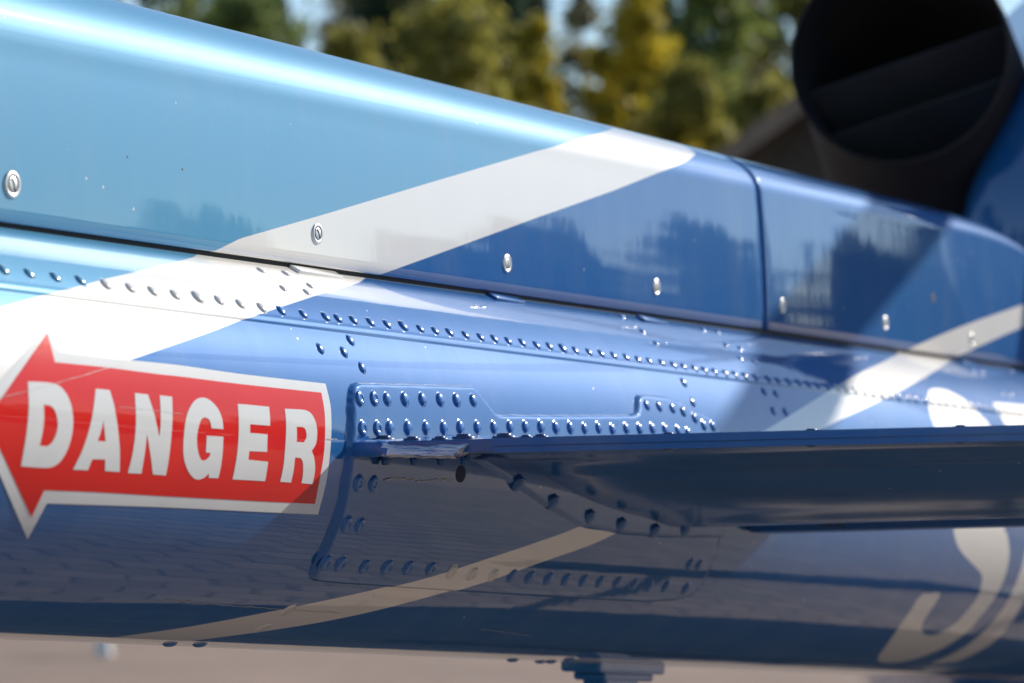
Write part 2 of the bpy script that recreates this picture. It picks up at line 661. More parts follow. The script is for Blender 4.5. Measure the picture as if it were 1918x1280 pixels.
M_GROUND = ground_mat()
g = mesh_obj('paved_apron', [(-120, -60, 0), (60, -60, 0), (60, 60, 0), (-120, 60, 0)], [(0, 1, 2, 3)], M_GROUND, smooth=False)
g['kind'] = 'structure'
M_GRASS = simple('dry_autumn_grass', (0.10, 0.11, 0.035), 0.9, noise=0.4, nscale=2.0)
gg = mesh_obj('grass_field', [(-900, -900, -0.06), (900, -900, -0.06), (900, 900, -0.06), (-900, 900, -0.06)], [(0, 1, 2, 3)], M_GRASS, smooth=False)
gg['kind'] = 'structure'

# pavers under and beside the machine, laid one by one (thousands: one mass)
M_PAVER, n_, l_, b_ = new_mat('paver_concrete')
at = n_.new('ShaderNodeAttribute'); at.attribute_name = 'tone'
cr = n_.new('ShaderNodeMix'); cr.data_type = 'RGBA'
cr.inputs['A'].default_value = (0.20, 0.155, 0.13, 1)
cr.inputs['B'].default_value = (0.29, 0.22, 0.18, 1)
l_.new(at.outputs['Fac'], cr.inputs['Factor'])
l_.new(cr.outputs['Result'], b_.inputs['Base Color'])
b_.inputs['Roughness'].default_value = 0.85
pv, pf, pt = [], [], []
PWX, PWY = 0.24, 0.12
for j in range(int(13 / PWY)):
    for i in range(int(15 / PWX)):
        x = -2 + i * PWX + (PWX / 2 if j % 2 else 0)
        y = -5 + j * PWY
        zt = 0.0055 + rng.uniform(-0.0010, 0.0010)
        t = rng.uniform()
        k = len(pv)
        e, c = 0.0024, 0.003
        for ins, z in ((e, -0.01), (e, zt - c), (e + c, zt)):
            pv += [(x + ins, y + ins, z), (x + PWX - ins, y + ins, z), (x + PWX - ins, y + PWY - ins, z), (x + ins, y + PWY - ins, z)]
        pt += [t] * 12
        for q in (0, 4):
            for a in range(4):
                b2 = (a + 1) % 4
                pf.append((k + q + a, k + q + b2, k + q + 4 + b2, k + q + 4 + a))
        pf.append((k + 8, k + 9, k + 10, k + 11))
po = mesh_obj('pavers', pv, pf, M_PAVER, smooth=False)
set_attr(po.data, 'tone', pt)
po['kind'] = 'stuff'


# ---- trees
def leaf_mat(name, c1, c2, trans=0.35):
    m, n, l, b = new_mat(name)
    a = n.new('ShaderNodeAttribute'); a.attribute_name = 'tone'
    mx = n.new('ShaderNodeMix'); mx.data_type = 'RGBA'
    mx.inputs['A'].default_value = (*c1, 1)
    mx.inputs['B'].default_value = (*c2, 1)
    l.new(a.outputs['Fac'], mx.inputs['Factor'])
    l.new(mx.outputs['Result'], b.inputs['Base Color'])
    b.inputs['Roughness'].default_value = 0.6
    tr = n.new('ShaderNodeBsdfTranslucent')
    l.new(mx.outputs['Result'], tr.inputs[0])
    ms = n.new('ShaderNodeMixShader')
    ms.inputs[0].default_value = trans
    l.new(b.outputs[0], ms.inputs[1])
    l.new(tr.outputs[0], ms.inputs[2])
    l.new(ms.outputs[0], n['Material Output'].inputs[0])
    return m


M_YEL = leaf_mat('yellow_birch_leaves', (0.17, 0.18, 0.05), (0.46, 0.41, 0.08), 0.5)
M_GOLD = leaf_mat('golden_birch_leaves', (0.26, 0.25, 0.04), (0.78, 0.60, 0.05), 0.5)
M_OLV = leaf_mat('olive_leaves', (0.10, 0.15, 0.055), (0.28, 0.33, 0.08), 0.5)
M_GRN = leaf_mat('dark_needles', (0.045, 0.080, 0.055), (0.11, 0.18, 0.09), 0.3)
M_BRN = leaf_mat('brown_leaves', (0.18, 0.17, 0.10), (0.38, 0.33, 0.15), 0.45)
M_BARK = simple('bark', (0.10, 0.085, 0.07), 0.9, noise=0.5, nscale=6)
M_BBARK = simple('birch_bark', (0.38, 0.36, 0.33), 0.8, noise=0.6, nscale=5)


def crown_mesh(kind, H, Wd, n, seed):
    r = np.random.default_rng(seed)
    hang = kind == 'fir'
    if hang:
        t2 = 1 - r.uniform(0, 1, n) ** 0.6 * 0.95
        a = r.uniform(0, 2 * np.pi, n)
        arm = 0.5 + 0.5 * np.sin(a * 3 + t2 * 9 + seed) * np.sin(a * 7 - t2 * 23)
        rad = (1 - t2) ** 0.7 * Wd * (0.2 + 0.8 * np.sqrt(r.uniform(0, 1, n))) * (0.55 + 0.55 * arm + 0.35 * r.uniform(0, 1, n) ** 5) + 0.05
        c = np.stack([rad * np.cos(a), rad * np.sin(a), H * (0.02 + 0.98 * t2) - rad * 0.35], -1)
        sz = r.uniform(0.14, 0.40, n)
        tone = np.clip(r.normal(0.35, 0.3, n), 0, 1)
    elif kind == 'spruce':
        t = 1 - r.uniform(0, 1, n) ** 0.62 * 0.93
        layers = np.round(t * 15) / 15
        t2 = layers * 0.25 + t * 0.75 + r.normal(0, 0.012, n)
        a = r.uniform(0, 2 * np.pi, n)
        arm = 0.55 + 0.45 * np.sin(a * 5 + layers * 40)
        rad = (1 - t2) * Wd * (0.35 + 0.65 * np.sqrt(r.uniform(0, 1, n))) * (0.65 + 0.5 * arm) + 0.12
        c = np.stack([rad * np.cos(a), rad * np.sin(a), H * (0.05 + 0.95 * t2) - rad * 0.28], -1)
        sz = r.uniform(0.10, 0.26, n)
        tone = np.clip(r.normal(0.35, 0.3, n), 0, 1)
    else:
        k = 120
        th = r.uniform(0, 2 * np.pi, k)
        hz = r.uniform(0.0, 1, k)
        env = np.sin(np.pi * np.clip(0.12 + hz * 0.86, 0, 1)) ** 0.7
        cr_ = Wd * env * np.sqrt(r.uniform(0.1, 1, k)) * 0.85
        cc = np.stack([cr_ * np.cos(th), cr_ * np.sin(th), H * (0.2 + 0.78 * hz)], -1)
        who = r.integers(0, k, n)
        cs = r.uniform(0.16, 0.52, k) * Wd / 2.2
        off = r.normal(0, 1, (n, 3)) * cs[who][:, None] * np.array([0.6, 0.6, 0.5])
        c = cc[who] + off
        sz = r.uniform(0.06, 0.19, n)
        tone = np.clip(r.uniform(0, 1, k)[who] * 0.7 + r.normal(0.15, 0.18, n), 0, 1)
    u = r.normal(0, 1, (n, 3)) * (np.array([0.3, 0.3, 1.0]) if hang else 1.0); u /= np.linalg.norm(u, axis=1)[:, None]
    v = np.cross(u, r.normal(0, 1, (n, 3))); v /= np.linalg.norm(v, axis=1)[:, None]
    u *= sz[:, None]; v *= sz[:, None] * (0.28 if hang else 0.6)
    V = np.stack([c - u, c - v * 0.9, c + u, c + v], 1).reshape(-1, 3)
    Fc = np.arange(4 * n).reshape(-1, 4)
    return V, Fc, np.repeat(tone, 4)


CROWNS = {}


def tree(name, kind, mat, bark, x, y, H, Wd, n, label, group='trees behind the helicopter', seed=0, rz=0.0):
    t = thing(name, label, 'tree', (x, y, -0.06), group)
    t.rotation_euler.z = rz
    key = (kind, round(H, 1), round(Wd, 1), n, mat.name, seed)
    V, Fc, tone = crown_mesh(kind, H, Wd, n, seed)
    c = mesh_obj('crown', V, Fc, mat, t, smooth=False)
    set_attr(c.data, 'tone', tone)
    tv, tf = [], []
    rr = np.random.default_rng(seed + 99)

    def limb(p, q, r0, r1, ns=6):
        p, q = Vector(p), Vector(q)
        d = (q - p).normalized()
        s = d.orthogonal().normalized()
        w = d.cross(s)
        k = len(tv)
        for cpt, rad in ((p, r0), (q, r1)):
            for i in range(ns):
                a = 2 * math.pi * i / ns
                tv.append(cpt + (s * math.cos(a) + w * math.sin(a)) * rad)
        for i in range(ns):
            j = (i + 1) % ns
            tf.append((k + i, k + j, k + ns + j, k + ns + i))
    top = 0.97 if kind == 'spruce' else 0.85
    pts = [Vector((rr.normal(0, 0.05) * i, rr.normal(0, 0.05) * i, H * top * i / 5)) for i in range(6)]
    r0 = H * 0.016
    for i in range(5):
        limb(pts[i], pts[i + 1], r0 * (1 - i / 5.6), r0 * (1 - (i + 1) / 5.6))
    for i in range(9):
        s = pts[1].lerp(pts[4], i / 9)
        a = rr.uniform(0, 6.28)
        L = Wd * rr.uniform(0.45, 0.8)
        limb(s, s + Vector((math.cos(a) * L, math.sin(a) * L, L * (0.15 if kind == 'spruce' else 0.8))), r0 * 0.3, r0 * 0.08)
    mesh_obj('trunk', tv, tf, bark, t)
    return t


def on_line(px, dist):
    """ground point seen past pixel column px at a depth of dist metres"""
    d = sight(px, 830)
    d.z = 0
    d.normalize()
    return P_POS.x + d.x * dist, P_POS.y + d.y * dist


# (pixel column, distance, height, half width, kind, label)
TREES = [
    (300, 74, 15.0, 3.4, 'olive', 'olive leaved tree behind the boom, leftmost beside the light blue cover'),
    (470, 80, 17.0, 3.0, 'spruce', 'dark spruce at the left of the tree row, next to the olive tree'),
    (440, 70, 11.5, 2.3, 'olive', 'short olive tree standing in front of the dark spruces at left'),
    (735, 84, 18.5, 3.3, 'spruce', 'tall dark spruce just left of the rounded yellow birch'),
    (655, 66, 10.2, 1.2, 'yellow', 'small yellow sapling showing low beside the left spruce'),
    (850, 64, 10.6, 2.1, 'yellow', 'rounded yellow olive birch in the middle of the gap above the boom'),
    (925, 80, 19.0, 3.3, 'spruce', 'dark spruce rising behind the rounded yellow birch'),
    (1000, 72, 11.4, 1.0, 'gold', 'narrow birch with orange yellow top right of the rounded birch'),
    (985, 88, 15.5, 2.2, 'spruce', 'dark spruce whose tip ends in the sky gap'),
    (1190, 70, 12.0, 1.5, 'gold', 'bright golden birch right of the sky gap'),
    (640, 88, 14.5, 2.0, 'brown', 'grey brown thin tree in the sky gap left of the tall dark spruce'),
    (1200, 82, 11.0, 2.2, 'olive', 'olive tree behind the golden birch, greener and lower'),
    (1320, 78, 13.2, 2.0, 'olive', 'tall olive green tree between the golden birch and the exhaust pipe'),
    (1085, 96, 15.5, 1.5, 'brown', 'tall thin half bare tree standing in the sky gap'),
    (1400, 90, 14.6, 1.8, 'brown', 'thin brown tree near the exhaust pipe with sky showing through'),
    (1290, 66, 9.4, 1.3, 'yellow', 'low yellow birch in front of the tall olive green tree'),
    (1245, 94, 15.5, 2.0, 'spruce', 'dim spruce far behind the tall olive green tree'),
    (1425, 70, 9.6, 1.3, 'yellow', 'yellow green birch just left of the exhaust pipe'),
    (1490, 84, 14.5, 1.7, 'yellow', 'pale yellow birch partly hidden by the exhaust pipe'),
]
for i, (px, D, H, Wd, kd, lab) in enumerate(TREES):
    if kd in ('yellow', 'olive'):
        Wd *= 1.22
    x, y = on_line(px, D)
    mat, bark, nm, kk, n = {'gold': (M_GOLD, M_BBARK, 'birch_tree', 'leafy', 12000), 'olive': (M_OLV, M_BARK, 'leafy_tree', 'leafy', 15000), 'yellow': (M_YEL, M_BBARK, 'birch_tree', 'leafy', 13000),
                            'brown': (M_BRN, M_BARK, 'bare_tree', 'leafy', 3800), 'spruce': (M_GRN, M_BARK, 'spruce_tree', 'spruce', 14000)}[kd]
    tree(nm, kk, mat, bark, x, y, H, Wd, n, lab, seed=i * 7 + 3, rz=i * 1.3)


# forest round the field: behind the row of trees and on the sunny side (mirrored in the paint)
def forest(name, spots, seed, slim=1.0):
    V, Fc, T, k = [], [], [], 0
    r = np.random.default_rng(seed)
    lib = [crown_mesh('fir', 14, 3.2, 5200, 900 + i) for i in range(3)] + [crown_mesh('leafy', 14, 3.6, 9000, 950 + i) for i in range(2)]
    for x, y, h in spots:
        v, f, t = lib[r.integers(0, 5)]
        a = r.uniform(0, 6.28)
        R = np.array([[math.cos(a), -math.sin(a), 0], [math.sin(a), math.cos(a), 0], [0, 0, 1]])
        s = h / 14
        V.append((v * np.array([s * slim * r.uniform(0.85, 1.25)] * 2 + [s])) @ R.T + np.array([x, y, -0.06]))
        Fc.append(f + k)
        T.append(t)
        k += len(v)
    V = np.concatenate(V); Fc = np.concatenate(Fc)
    o = mesh_obj(name, V, Fc, M_GRN, smooth=False)
    set_attr(o.data, 'tone', np.concatenate(T))
    o['kind'] = 'stuff'
    return o


sp = []
for a0, a1, nt_, h0, h1 in ((-16.3, -6, 16, 10, 15), (-19.9, -16.5, 14, 12, 15.5), (-21.3, -20.1, 5, 4.5, 6.5), (-22.5, -21.5, 5, 12, 16), (-24.2, -22.8, 7, 4, 6.5),
                            (-26.2, -24.5, 8, 11, 15), (-28.5, -26.3, 9, 8, 12), (-30.9, -28.6, 9, 5, 8), (-32.6, -31.0, 6, 9, 12), (-50, -32.8, 34, 5, 8.5), (-80, -50, 30, 8, 14)):
    for i in range(nt_):
        a = math.radians(a0 + (a1 - a0) * (i + rng.uniform(0.2, 0.8)) / nt_)
        d = rng.uniform(98, 116)
        sp.append((d * math.cos(a), d * math.sin(a), rng.uniform(h0, h1)))
forest('sunward_wood', sp, 5, 0.85)
sp = []
for i in range(60):
    px = -300 + 2500 * i / 59 + rng.uniform(-40, 40)
    x, y = on_line(px, rng.uniform(100, 125))
    gap = min(abs(px - q) for q in (620, 1110, 1450))
    sp.append((x, y, rng.uniform(12.5, 17.0) if gap > 60 else rng.uniform(12.5, 15.0)))
forest('far_wood', sp, 6)
sp = []
for i in range(80):
    a = math.radians(rng.uniform(95, 285))
    d = rng.uniform(60, 90)
    sp.append((d * math.cos(a), d * math.sin(a), rng.uniform(8, 14)))
forest('rear_wood', sp, 8)

# low things on the apron, seen soft below the boom at far left
bxx, byy = on_line(196, 24.3)
tag(mesh_obj('bollard', *lathe([(0.07, 0.0), (0.07, 0.03), (0.06, 0.05), (0.058, 0.40), (0.05, 0.45), (0.03, 0.47)], 16), simple('white_bollard_paint', (0.75, 0.75, 0.73), 0.5), loc=(bxx, byy, 0)),
    'small white bollard on the paving, showing just below the boom at far left', 'bollard')
# shed beyond the machine: only a slope of its roof shows beside the exhaust pipe
sx, sy = on_line(1560, 34)
shed = thing('shed', 'brown roofed shed whose slanting roof shows left of the black exhaust pipe', 'shed', (sx, sy, 0))
shed.rotation_euler.z = YAW + math.radians(-6)
M_ROOF = simple('brown_roof', (0.10, 0.085, 0.07), 0.8, noise=0.3, nscale=3)
M_FASCIA = simple('weathered_board', (0.21, 0.165, 0.13), 0.8, noise=0.3, nscale=5)
M_SHED = simple('dark_board', (0.055, 0.05, 0.043), 0.85, noise=0.3, nscale=5)
hz = 1.6 + (830 - 150) / 6000 * 34
ez = hz - 0.72 * 1.5
bm = bmesh.new()
bm_box(bm, (2.0, 0, ez / 2 - 0.1), (4.0, 2.3, ez - 0.2))
bm_obj('wall', bm, M_SHED, shed, False)
for s in (-1, 1):
    bm = bmesh.new()
    L = math.hypot(1.5, hz - ez)
    bm_box(bm, (1.9, s * 0.75, (hz + ez) / 2), (4.6, L, 0.09), rot=Matrix.Rotation(-s * math.atan2(hz - ez, 1.5), 3, 'X'))
    bm_obj('roof', bm, M_ROOF, shed, False)
    bm = bmesh.new()
    bm_box(bm, (-0.44, s * 0.75, (hz + ez) / 2 - 0.06), (0.06, L, 0.20), rot=Matrix.Rotation(-s * math.atan2(hz - ez, 1.5), 3, 'X'))
    bm_obj('fascia', bm, M_FASCIA, shed, False)
V = [(-0.0, -1.15, ez - 0.3), (-0.0, 1.15, ez - 0.3), (-0.0, 0, hz - 0.06), (0.08, -1.15, ez - 0.3), (0.08, 1.15, ez - 0.3), (0.08, 0, hz - 0.06)]
mesh_obj('gable', V, [(0, 2, 1), (3, 4, 5), (0, 1, 4, 3), (1, 2, 5, 4), (2, 0, 3, 5)], M_SHED, shed, False)

# ================================================================== THE HELICOPTER
HELI = thing('helicopter', 'blue helicopter tail boom with white stripes, rivets and a red DANGER arrow', 'helicopter', (0, 0, 0))

boom = mesh_obj('tail_boom', BOOM_V, BOOM_F, M_LIVERY, HELI)
w_, lt_ = paint_attrs(BOOM_V, PP.reshape(-1))
set_attr(boom.data, 'white_edge', w_)
set_attr(boom.data, 'light_edge', lt_)
COVERS = []
for (v, f) in (CV1, CV2):
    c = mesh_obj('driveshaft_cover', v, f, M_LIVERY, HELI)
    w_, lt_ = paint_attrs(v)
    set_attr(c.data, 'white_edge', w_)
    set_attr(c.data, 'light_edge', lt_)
    COVERS.append(c)

# black strips standing in for the shade in the cover gap and joint
V, xs = [], np.arange(-1.7, 2.44, 0.04)
for x in xs:
    pr = cover_profile(x)
    y, z = pr[0]
    for s in (1, -1):
        yy = (y + 0.0035) * s
        zb_ = b_zc(x) + math.sqrt(max(1e-4, b_r(x) ** 2 - yy ** 2)) - 0.004
        V += [(x, yy, zb_), (x, yy, z + 0.006), (x, yy + 0.006 * s, z + 0.006), (x, yy + 0.006 * s, zb_)]
Fc = []
for i in range(len(xs) - 1):
    for q in (0, 4):
        for a in range(4):
            Fc.append((i * 8 + q + a, i * 8 + q + (a + 1) % 4, (i + 1) * 8 + q + (a + 1) % 4, (i + 1) * 8 + q + a))
mesh_obj('cover_gap_shade', V, Fc, M_RECESS, HELI, False)
V, Fc = [], []
for x in (JOINT - 0.02, JOINT + 0.02):
    for y, z in cover_profile(JOINT):
        V.append((x, y * 0.955, 1.7585 + (z - 1.7585) * 0.985 - 0.001))
nn = len(V) // 2
Fc = [(i, i + 1, nn + i + 1, nn + i) for i in range(nn - 1)]
mesh_obj('joint_gap_shade', V, Fc, M_RECESS, HELI)

# ---- rivets -------------------------------------------------------
DOME = [(1.2, -0.05), (1.13, 0.006), (1.02, 0.014), (1.0, 0.03), (0.96, 0.10), (0.87, 0.205), (0.74, 0.295), (0.55, 0.365), (0.30, 0.41), (0.10, 0.42)]
FLATH = [(1.2, -0.05), (1.13, 0.006), (1.02, 0.014), (1.0, 0.08), (0.95, 0.19), (0.83, 0.27), (0.52, 0.31), (0.46, 0.305), (0.40, 0.24), (0.15, 0.22)]
FLUSH = [(1.0, -0.10), (0.98, 0.012), (0.80, 0.03), (0.3, 0.042)]
PAINTS = M_RIV
RV = {}


def rivet_mesh(kind, tone):
    k = (kind, tone)
    if k not in RV:
        v, f = lathe({'dome': DOME, 'flat': FLATH, 'flush': FLUSH}[kind], 14)
        me = bpy.data.meshes.new('rivet')
        me.from_pydata(v, [], f)
        me.polygons.foreach_set('use_smooth', [True] * len(me.polygons))
        me.materials.append(PAINTS[tone])
        RV[k] = me
    return RV[k]


def put(me, name, loc, nor, scale, parent, sink=0.0, spin=0.0):
    o = bpy.data.objects.new(name, me)
    COL.objects.link(o)
    o.parent = parent
    q = Vector(nor).to_track_quat('Z', 'Y')
    o.rotation_mode = 'QUATERNION'
    from mathutils import Quaternion
    o.rotation_quaternion = q @ Quaternion((0, 0, 1), spin)
    o.location = Vector(loc) - Vector(nor) * sink
    o.scale = (scale,) * 3 if not isinstance(scale, tuple) else scale
    return o


def rivet(px, py, r, kind='dome', tree_=None, parent=None, up=0.0):
    loc, nor = hit(tree_ or T_SKIN, px, py)
    if loc is None:
        return
    phi = math.degrees(math.atan2(loc.z - b_zc(loc.x), -loc.y))
    t = tone_at(loc, phi)
    jit = 1 + random.uniform(-0.05, 0.05)
    nor = (nor + Vector((random.uniform(-1, 1), random.uniform(-1, 1), random.uniform(-1, 1))) * 0.025).normalized()
    put(rivet_mesh(kind, t), 'rivet', loc + nor * up, nor, r * jit, parent or boom)


ROW = [(-42, 500), (7, 504), (55, 511), (104, 518), (151, 524), (198, 531), (244, 538), (286, 544), (328, 551), (370, 555), (410, 561), (450, 568), (490, 575),
       (527, 581), (568, 587), (610, 592), (633, 595), (662, 598), (694, 602), (725, 606), (755, 609), (787, 614), (815, 618), (842, 621), (872, 626),
       (900, 630), (926, 633), (952, 637), (978, 640), (1005, 645), (1029, 647), (1054, 651), (1078, 655), (1103, 658), (1126, 661), (1149, 664), (1173, 668),
       (1195, 672), (1216, 675), (1239, 678), (1261, 682), (1280, 685), (1300, 688), (1319, 691), (1338, 694), (1358, 697), (1376, 699), (1395, 702),
       (1414, 704), (1438, 707), (1456, 710), (1476, 712), (1495, 714), (1513, 717), (1531, 720), (1549, 722), (1567, 724), (1584, 727), (1601, 729), (1618, 731),
       (1634, 734), (1651, 737), (1668, 739), (1683, 742), (1701, 744), (1715, 746), (1732, 748), (1745, 750), (1759, 752), (1772, 753), (1787, 755), (1804, 757),
       (1818, 758), (1831, 760), (1845, 763), (1857, 765), (1873, 767), (1885, 768), (1897, 770), (1910, 772), (1924, 774)]
for i, (x, y) in enumerate(ROW):
    rivet(x, y + 2, 0.0068 if i in (9, 20, 31) else 0.0056)
for x, y in [(489, 507), (536, 513), (531, 541), (575, 548), (581, 536), (1164, 593), (1203, 621), (1229, 644), (1316, 617), (1343, 622), (1360, 648),
             (1386, 653), (1387, 673), (1412, 678), (1877, 737), (1893, 739), (1822, 696), (1838, 698), (1893, 696)]:
    rivet(x, y, 0.0048)
for x, y in [(600, 654), (644, 660), (656, 638), (678, 689), (1280, 717), (1297, 754), (1431, 734), (1453, 738), (1448, 770), (1471, 772)]:
    rivet(x, y, 0.0056)
for x, y in [(87, 592), (893, 572), (1169, 613), (1246, 639), (1415, 645), (1560, 640), (1732, 706)]:
    rivet(x, y, 0.0045, 'flush')
for x, y in [(318, 1206), (374, 1207), (960, 1238), (1012, 1239), (1032, 1241), (1066, 1235)]:
    loc, nor = hit(T_BOOM, x, y)
    o = put(rivet_mesh('dome', 'd'), 'rivet', loc, nor, 0.0065, boom)
for x, y in [(540, 1143), (492, 1178)]:
    rivet(x, y, 0.009, 'flush')


# ---- raised plates that follow the boom ---------------------------
def plate(name, outline_px, thick, base, edge, mat, parent, step=0.004):
    uv = np.array([boom_uv(*p) for p in outline_px if boom_uv(*p) is not None])
    poly = np.stack([uv[:, 0], np.radians(uv[:, 1]) * 0.19], -1)
    x0, v0 = poly.min(0) - 0.006
    x1, v1 = poly.max(0) + 0.006
    xs = np.arange(x0, x1 + step, step)
    vs = np.arange(v0, v1 + step * 0.6, step * 0.6)
    A, B = np.meshgrid(xs, vs, indexing='ij')
    d = sdf(poly, np.stack([A.reshape(-1), B.reshape(-1)], -1)).reshape(A.shape)
    h = base + (thick + 0.0012) * sstep((d + edge * 0.35) / edge) - 0.0012
    # edges of a pressed plate stay soft: a slight crown towards the middle
    V = boom_pt(A, np.degrees(B / 0.19), 0).reshape(-1, 3)
    ph = B.reshape(-1) / 0.19
    V[:, 1] -= np.cos(ph) * h.reshape(-1)
    V[:, 2] += np.sin(ph) * h.reshape(-1)
    Fc = grid_faces(len(xs), len(vs))
    keep = (d.reshape(-1)[Fc] > -0.004).any(1)
    Fc = Fc[keep]
    used = np.unique(Fc)
    mp = np.full(len(V), -1)
    mp[used] = np.arange(len(used))
    V, Fc = V[used], mp[Fc]
    o = mesh_obj(name, V, Fc, mat, parent)
    return o, V, Fc


SAD = [(656, 760), (657, 728), (661, 720), (669, 717), (760, 719), (878, 723), (886, 727), (902, 748), (922, 773), (930, 777), (1060, 778), (1178, 777), (1186, 774),
       (1188, 766), (1188, 747), (1192, 740), (1202, 739), (1240, 743), (1270, 752), (1297, 770), (1325, 782), (1338, 793), (1346, 815), (1350, 900), (1346, 990),
       (1328, 1060), (1312, 1090), (1290, 1115), (1250, 1124), (1200, 1127), (1000, 1116), (800, 1103), (640, 1092), (596, 1088), (585, 1083), (584, 1074), (601, 1040),
       (630, 970), (645, 900), (653, 840)]
SAD = [(x - 5 if x < 662 else x, y) for x, y in SAD]
saddle, SV, SF = plate('saddle_plate', SAD, 0.0046, 0.0, 0.0056, M_LIVERY, HELI)
w_, lt_ = paint_attrs(SV)
set_attr(saddle.data, 'white_edge', w_)
set_attr(saddle.data, 'light_edge', lt_ * 0 - 1)
T_SAD = bvh((SV, SF))
UP1 = [(674, 747), (701, 747), (725, 748), (758, 748), (791, 748), (824, 749), (855, 750), (886, 750)]
UP2 = [(679, 803), (707, 803), (730, 802), (764, 802), (798, 802), (831, 802), (862, 801), (894, 801), (925, 801), (955, 800), (984, 800), (1013, 800), (1041, 801),
       (1068, 802), (1095, 803), (1121, 802), (1147, 804), (1173, 803), (1198, 804), (1222, 803), (1246, 805), (1270, 807), (1289, 812)]
UP3 = [(1211, 759), (1234, 761), (1259, 765), (1279, 771), (1301, 783), (1318, 797), (1335, 799)]
LOW = [(671, 906), (699, 907), (649, 983), (674, 985), (610, 1054), (638, 1056), (683, 1061), (725, 1062), (765, 1063), (807, 1065), (846, 1071), (884, 1075),
       (923, 1078), (958, 1079), (992, 1081), (1027, 1084), (1060, 1085), (1093, 1087), (1124, 1089), (1156, 1091), (1187, 1095), (1217, 1098), (1247, 1099),
       (1285, 1102), (1292, 1057), (1309, 1059), (1317, 993), (1335, 993)]
for i, (x, y) in enumerate(UP1):
    rivet(x, y, 0.0067, 'flat' if i < 2 else 'dome', T_SAD, saddle)
for i, (x, y) in enumerate(UP2):
    rivet(x, y, 0.0067 if i < 14 else 0.0062, 'flat' if i < 2 else 'dome', T_SAD, saddle)
for x, y in UP3:
    rivet(x, y, 0.0061, 'dome', T_SAD, saddle)
for i, (x, y) in enumerate(LOW):
    rivet(x, y, 0.0074, 'flat' if i < 12 else 'dome', T_SAD, saddle)

# angle flange under the stabilizer root
FLA = [(874, 860), (950, 907), (1010, 946), (1075, 984), (1160, 998), (1240, 1004), (1345, 1004), (1345, 930), (1240, 940), (1130, 930), (1060, 890), (990, 850), (900, 850)]
flange, FV, FF = plate('root_flange', FLA, 0.0035, 0.0044, 0.004, M_DARK, HELI)
T_FLA = bvh((FV, FF))
v, f = lathe([(1.0, -0.3), (1.0, 0.25), (0.95, 0.34), (0.62, 0.36), (0.60, 0.62), (0.52, 0.70), (0.2, 0.72)], 12)
ME_BOLT = bpy.data.meshes.new('bolt')
ME_BOLT.from_pydata(v, [], f)
ME_BOLT.polygons.foreach_set('use_smooth', [True] * len(ME_BOLT.polygons))
ME_BOLT.materials.append(M_DARKBOLT)
ME_BOLT.set_sharp_from_angle(angle=math.radians(40))
v, f = lathe(FLUSH, 14)
ME_ROOT = bpy.data.meshes.new('bolt')
_v, _f = lathe([(1.0, -0.6), (1.0, 0.18), (0.95, 0.26), (0.80, 0.36), (0.55, 0.44), (0.2, 0.48)], 14)
ME_ROOT.from_pydata(_v, [], _f)
ME_ROOT.polygons.foreach_set('use_smooth', [True] * len(ME_ROOT.polygons))
ME_ROOT.materials.append(M_DARK)
ME_PLUG = bpy.data.meshes.new('plug')
ME_PLUG.from_pydata(v, [], f)
ME_PLUG.materials.append(simple('dull_navy_plug', (0.012, 0.026, 0.07), 0.7))
for x, y in [(970, 906), (1035, 941), (1103, 969), (1162, 984), (1225, 995), (1282, 995)]:
    loc, nor = hit(T_FLA, x, y)
    put(ME_ROOT, 'bolt', loc, (Vector(nor) + Vector((-0.25, 0, -0.5))).normalized(), 0.0082, flange)
loc, nor = hit(T_SAD, 863, 888)
put(ME_PLUG, 'plug', loc, nor, (0.0105, 0.0082, 0.0105), saddle)

# ---- horizontal stabilizer ---------------------------------------
DIH = 0.022
TEX = 0.262                                # where the aerofoil thickens; a thin plate runs aft of it
TE0 = 0.004                                # the trailing edge itself
Y_IN = -0.292                              # inboard end of the edge strip


def stab_z(y):
    return (abs(y) - 0.2) * DIH * (1.0 if abs(y) > 0.2 else 0)


def stab_lift(x, y):
    """the upper skin rises a little towards its root"""
    k = max(0.0, min(1.0, (0.34 - abs(y)) / 0.10))
    return 0.0046 * k * max(0.0, min(1.0, (x - 0.01) / 0.12)) * max(0.0, min(1.0, (0.55 - x) / 0.25))


SECT = [(-0.258, 1.6000), (-0.2572, 1.6010), (-0.12, 1.6014), (0.030, 1.6006), (0.20, 1.596), (0.45, 1.590), (0.66, 1.581), (0.75, 1.571), (0.795, 1.556), (0.805, 1.544), (0.795, 1.532),
        (0.755, 1.518), (0.69, 1.5095), (0.60, 1.5055), (0.52, 1.5065), (0.44, 1.5070), (0.36, 1.519), (0.28, 1.5295), (0.20, 1.544), (0.13, 1.561), (0.07, 1.5765),
        (0.000, 1.5888), (-0.060, 1.5898), (-0.20, 1.5900), (-0.2572, 1.5901), (-0.258, 1.5908)]


def refine(sec, n=4):
    out = []
    m = len(sec)
    for i in range(m):
        a, b, c, d = [np.array(sec[(i + k) % m]) for k in (-1, 0, 1, 2)]
        lin = i in (21, 22, 23, 24, 25, 0, 1, 2)
        for k in range(n):
            t = k / n
            if lin:
                out.append(tuple(b + (c - b) * t))
            else:
                out.append(tuple(0.5 * (2 * b + (c - a) * t + (2 * a - 5 * b + 4 * c - d) * t * t + (3 * b - a - 3 * c + d) * t ** 3)))
    return out


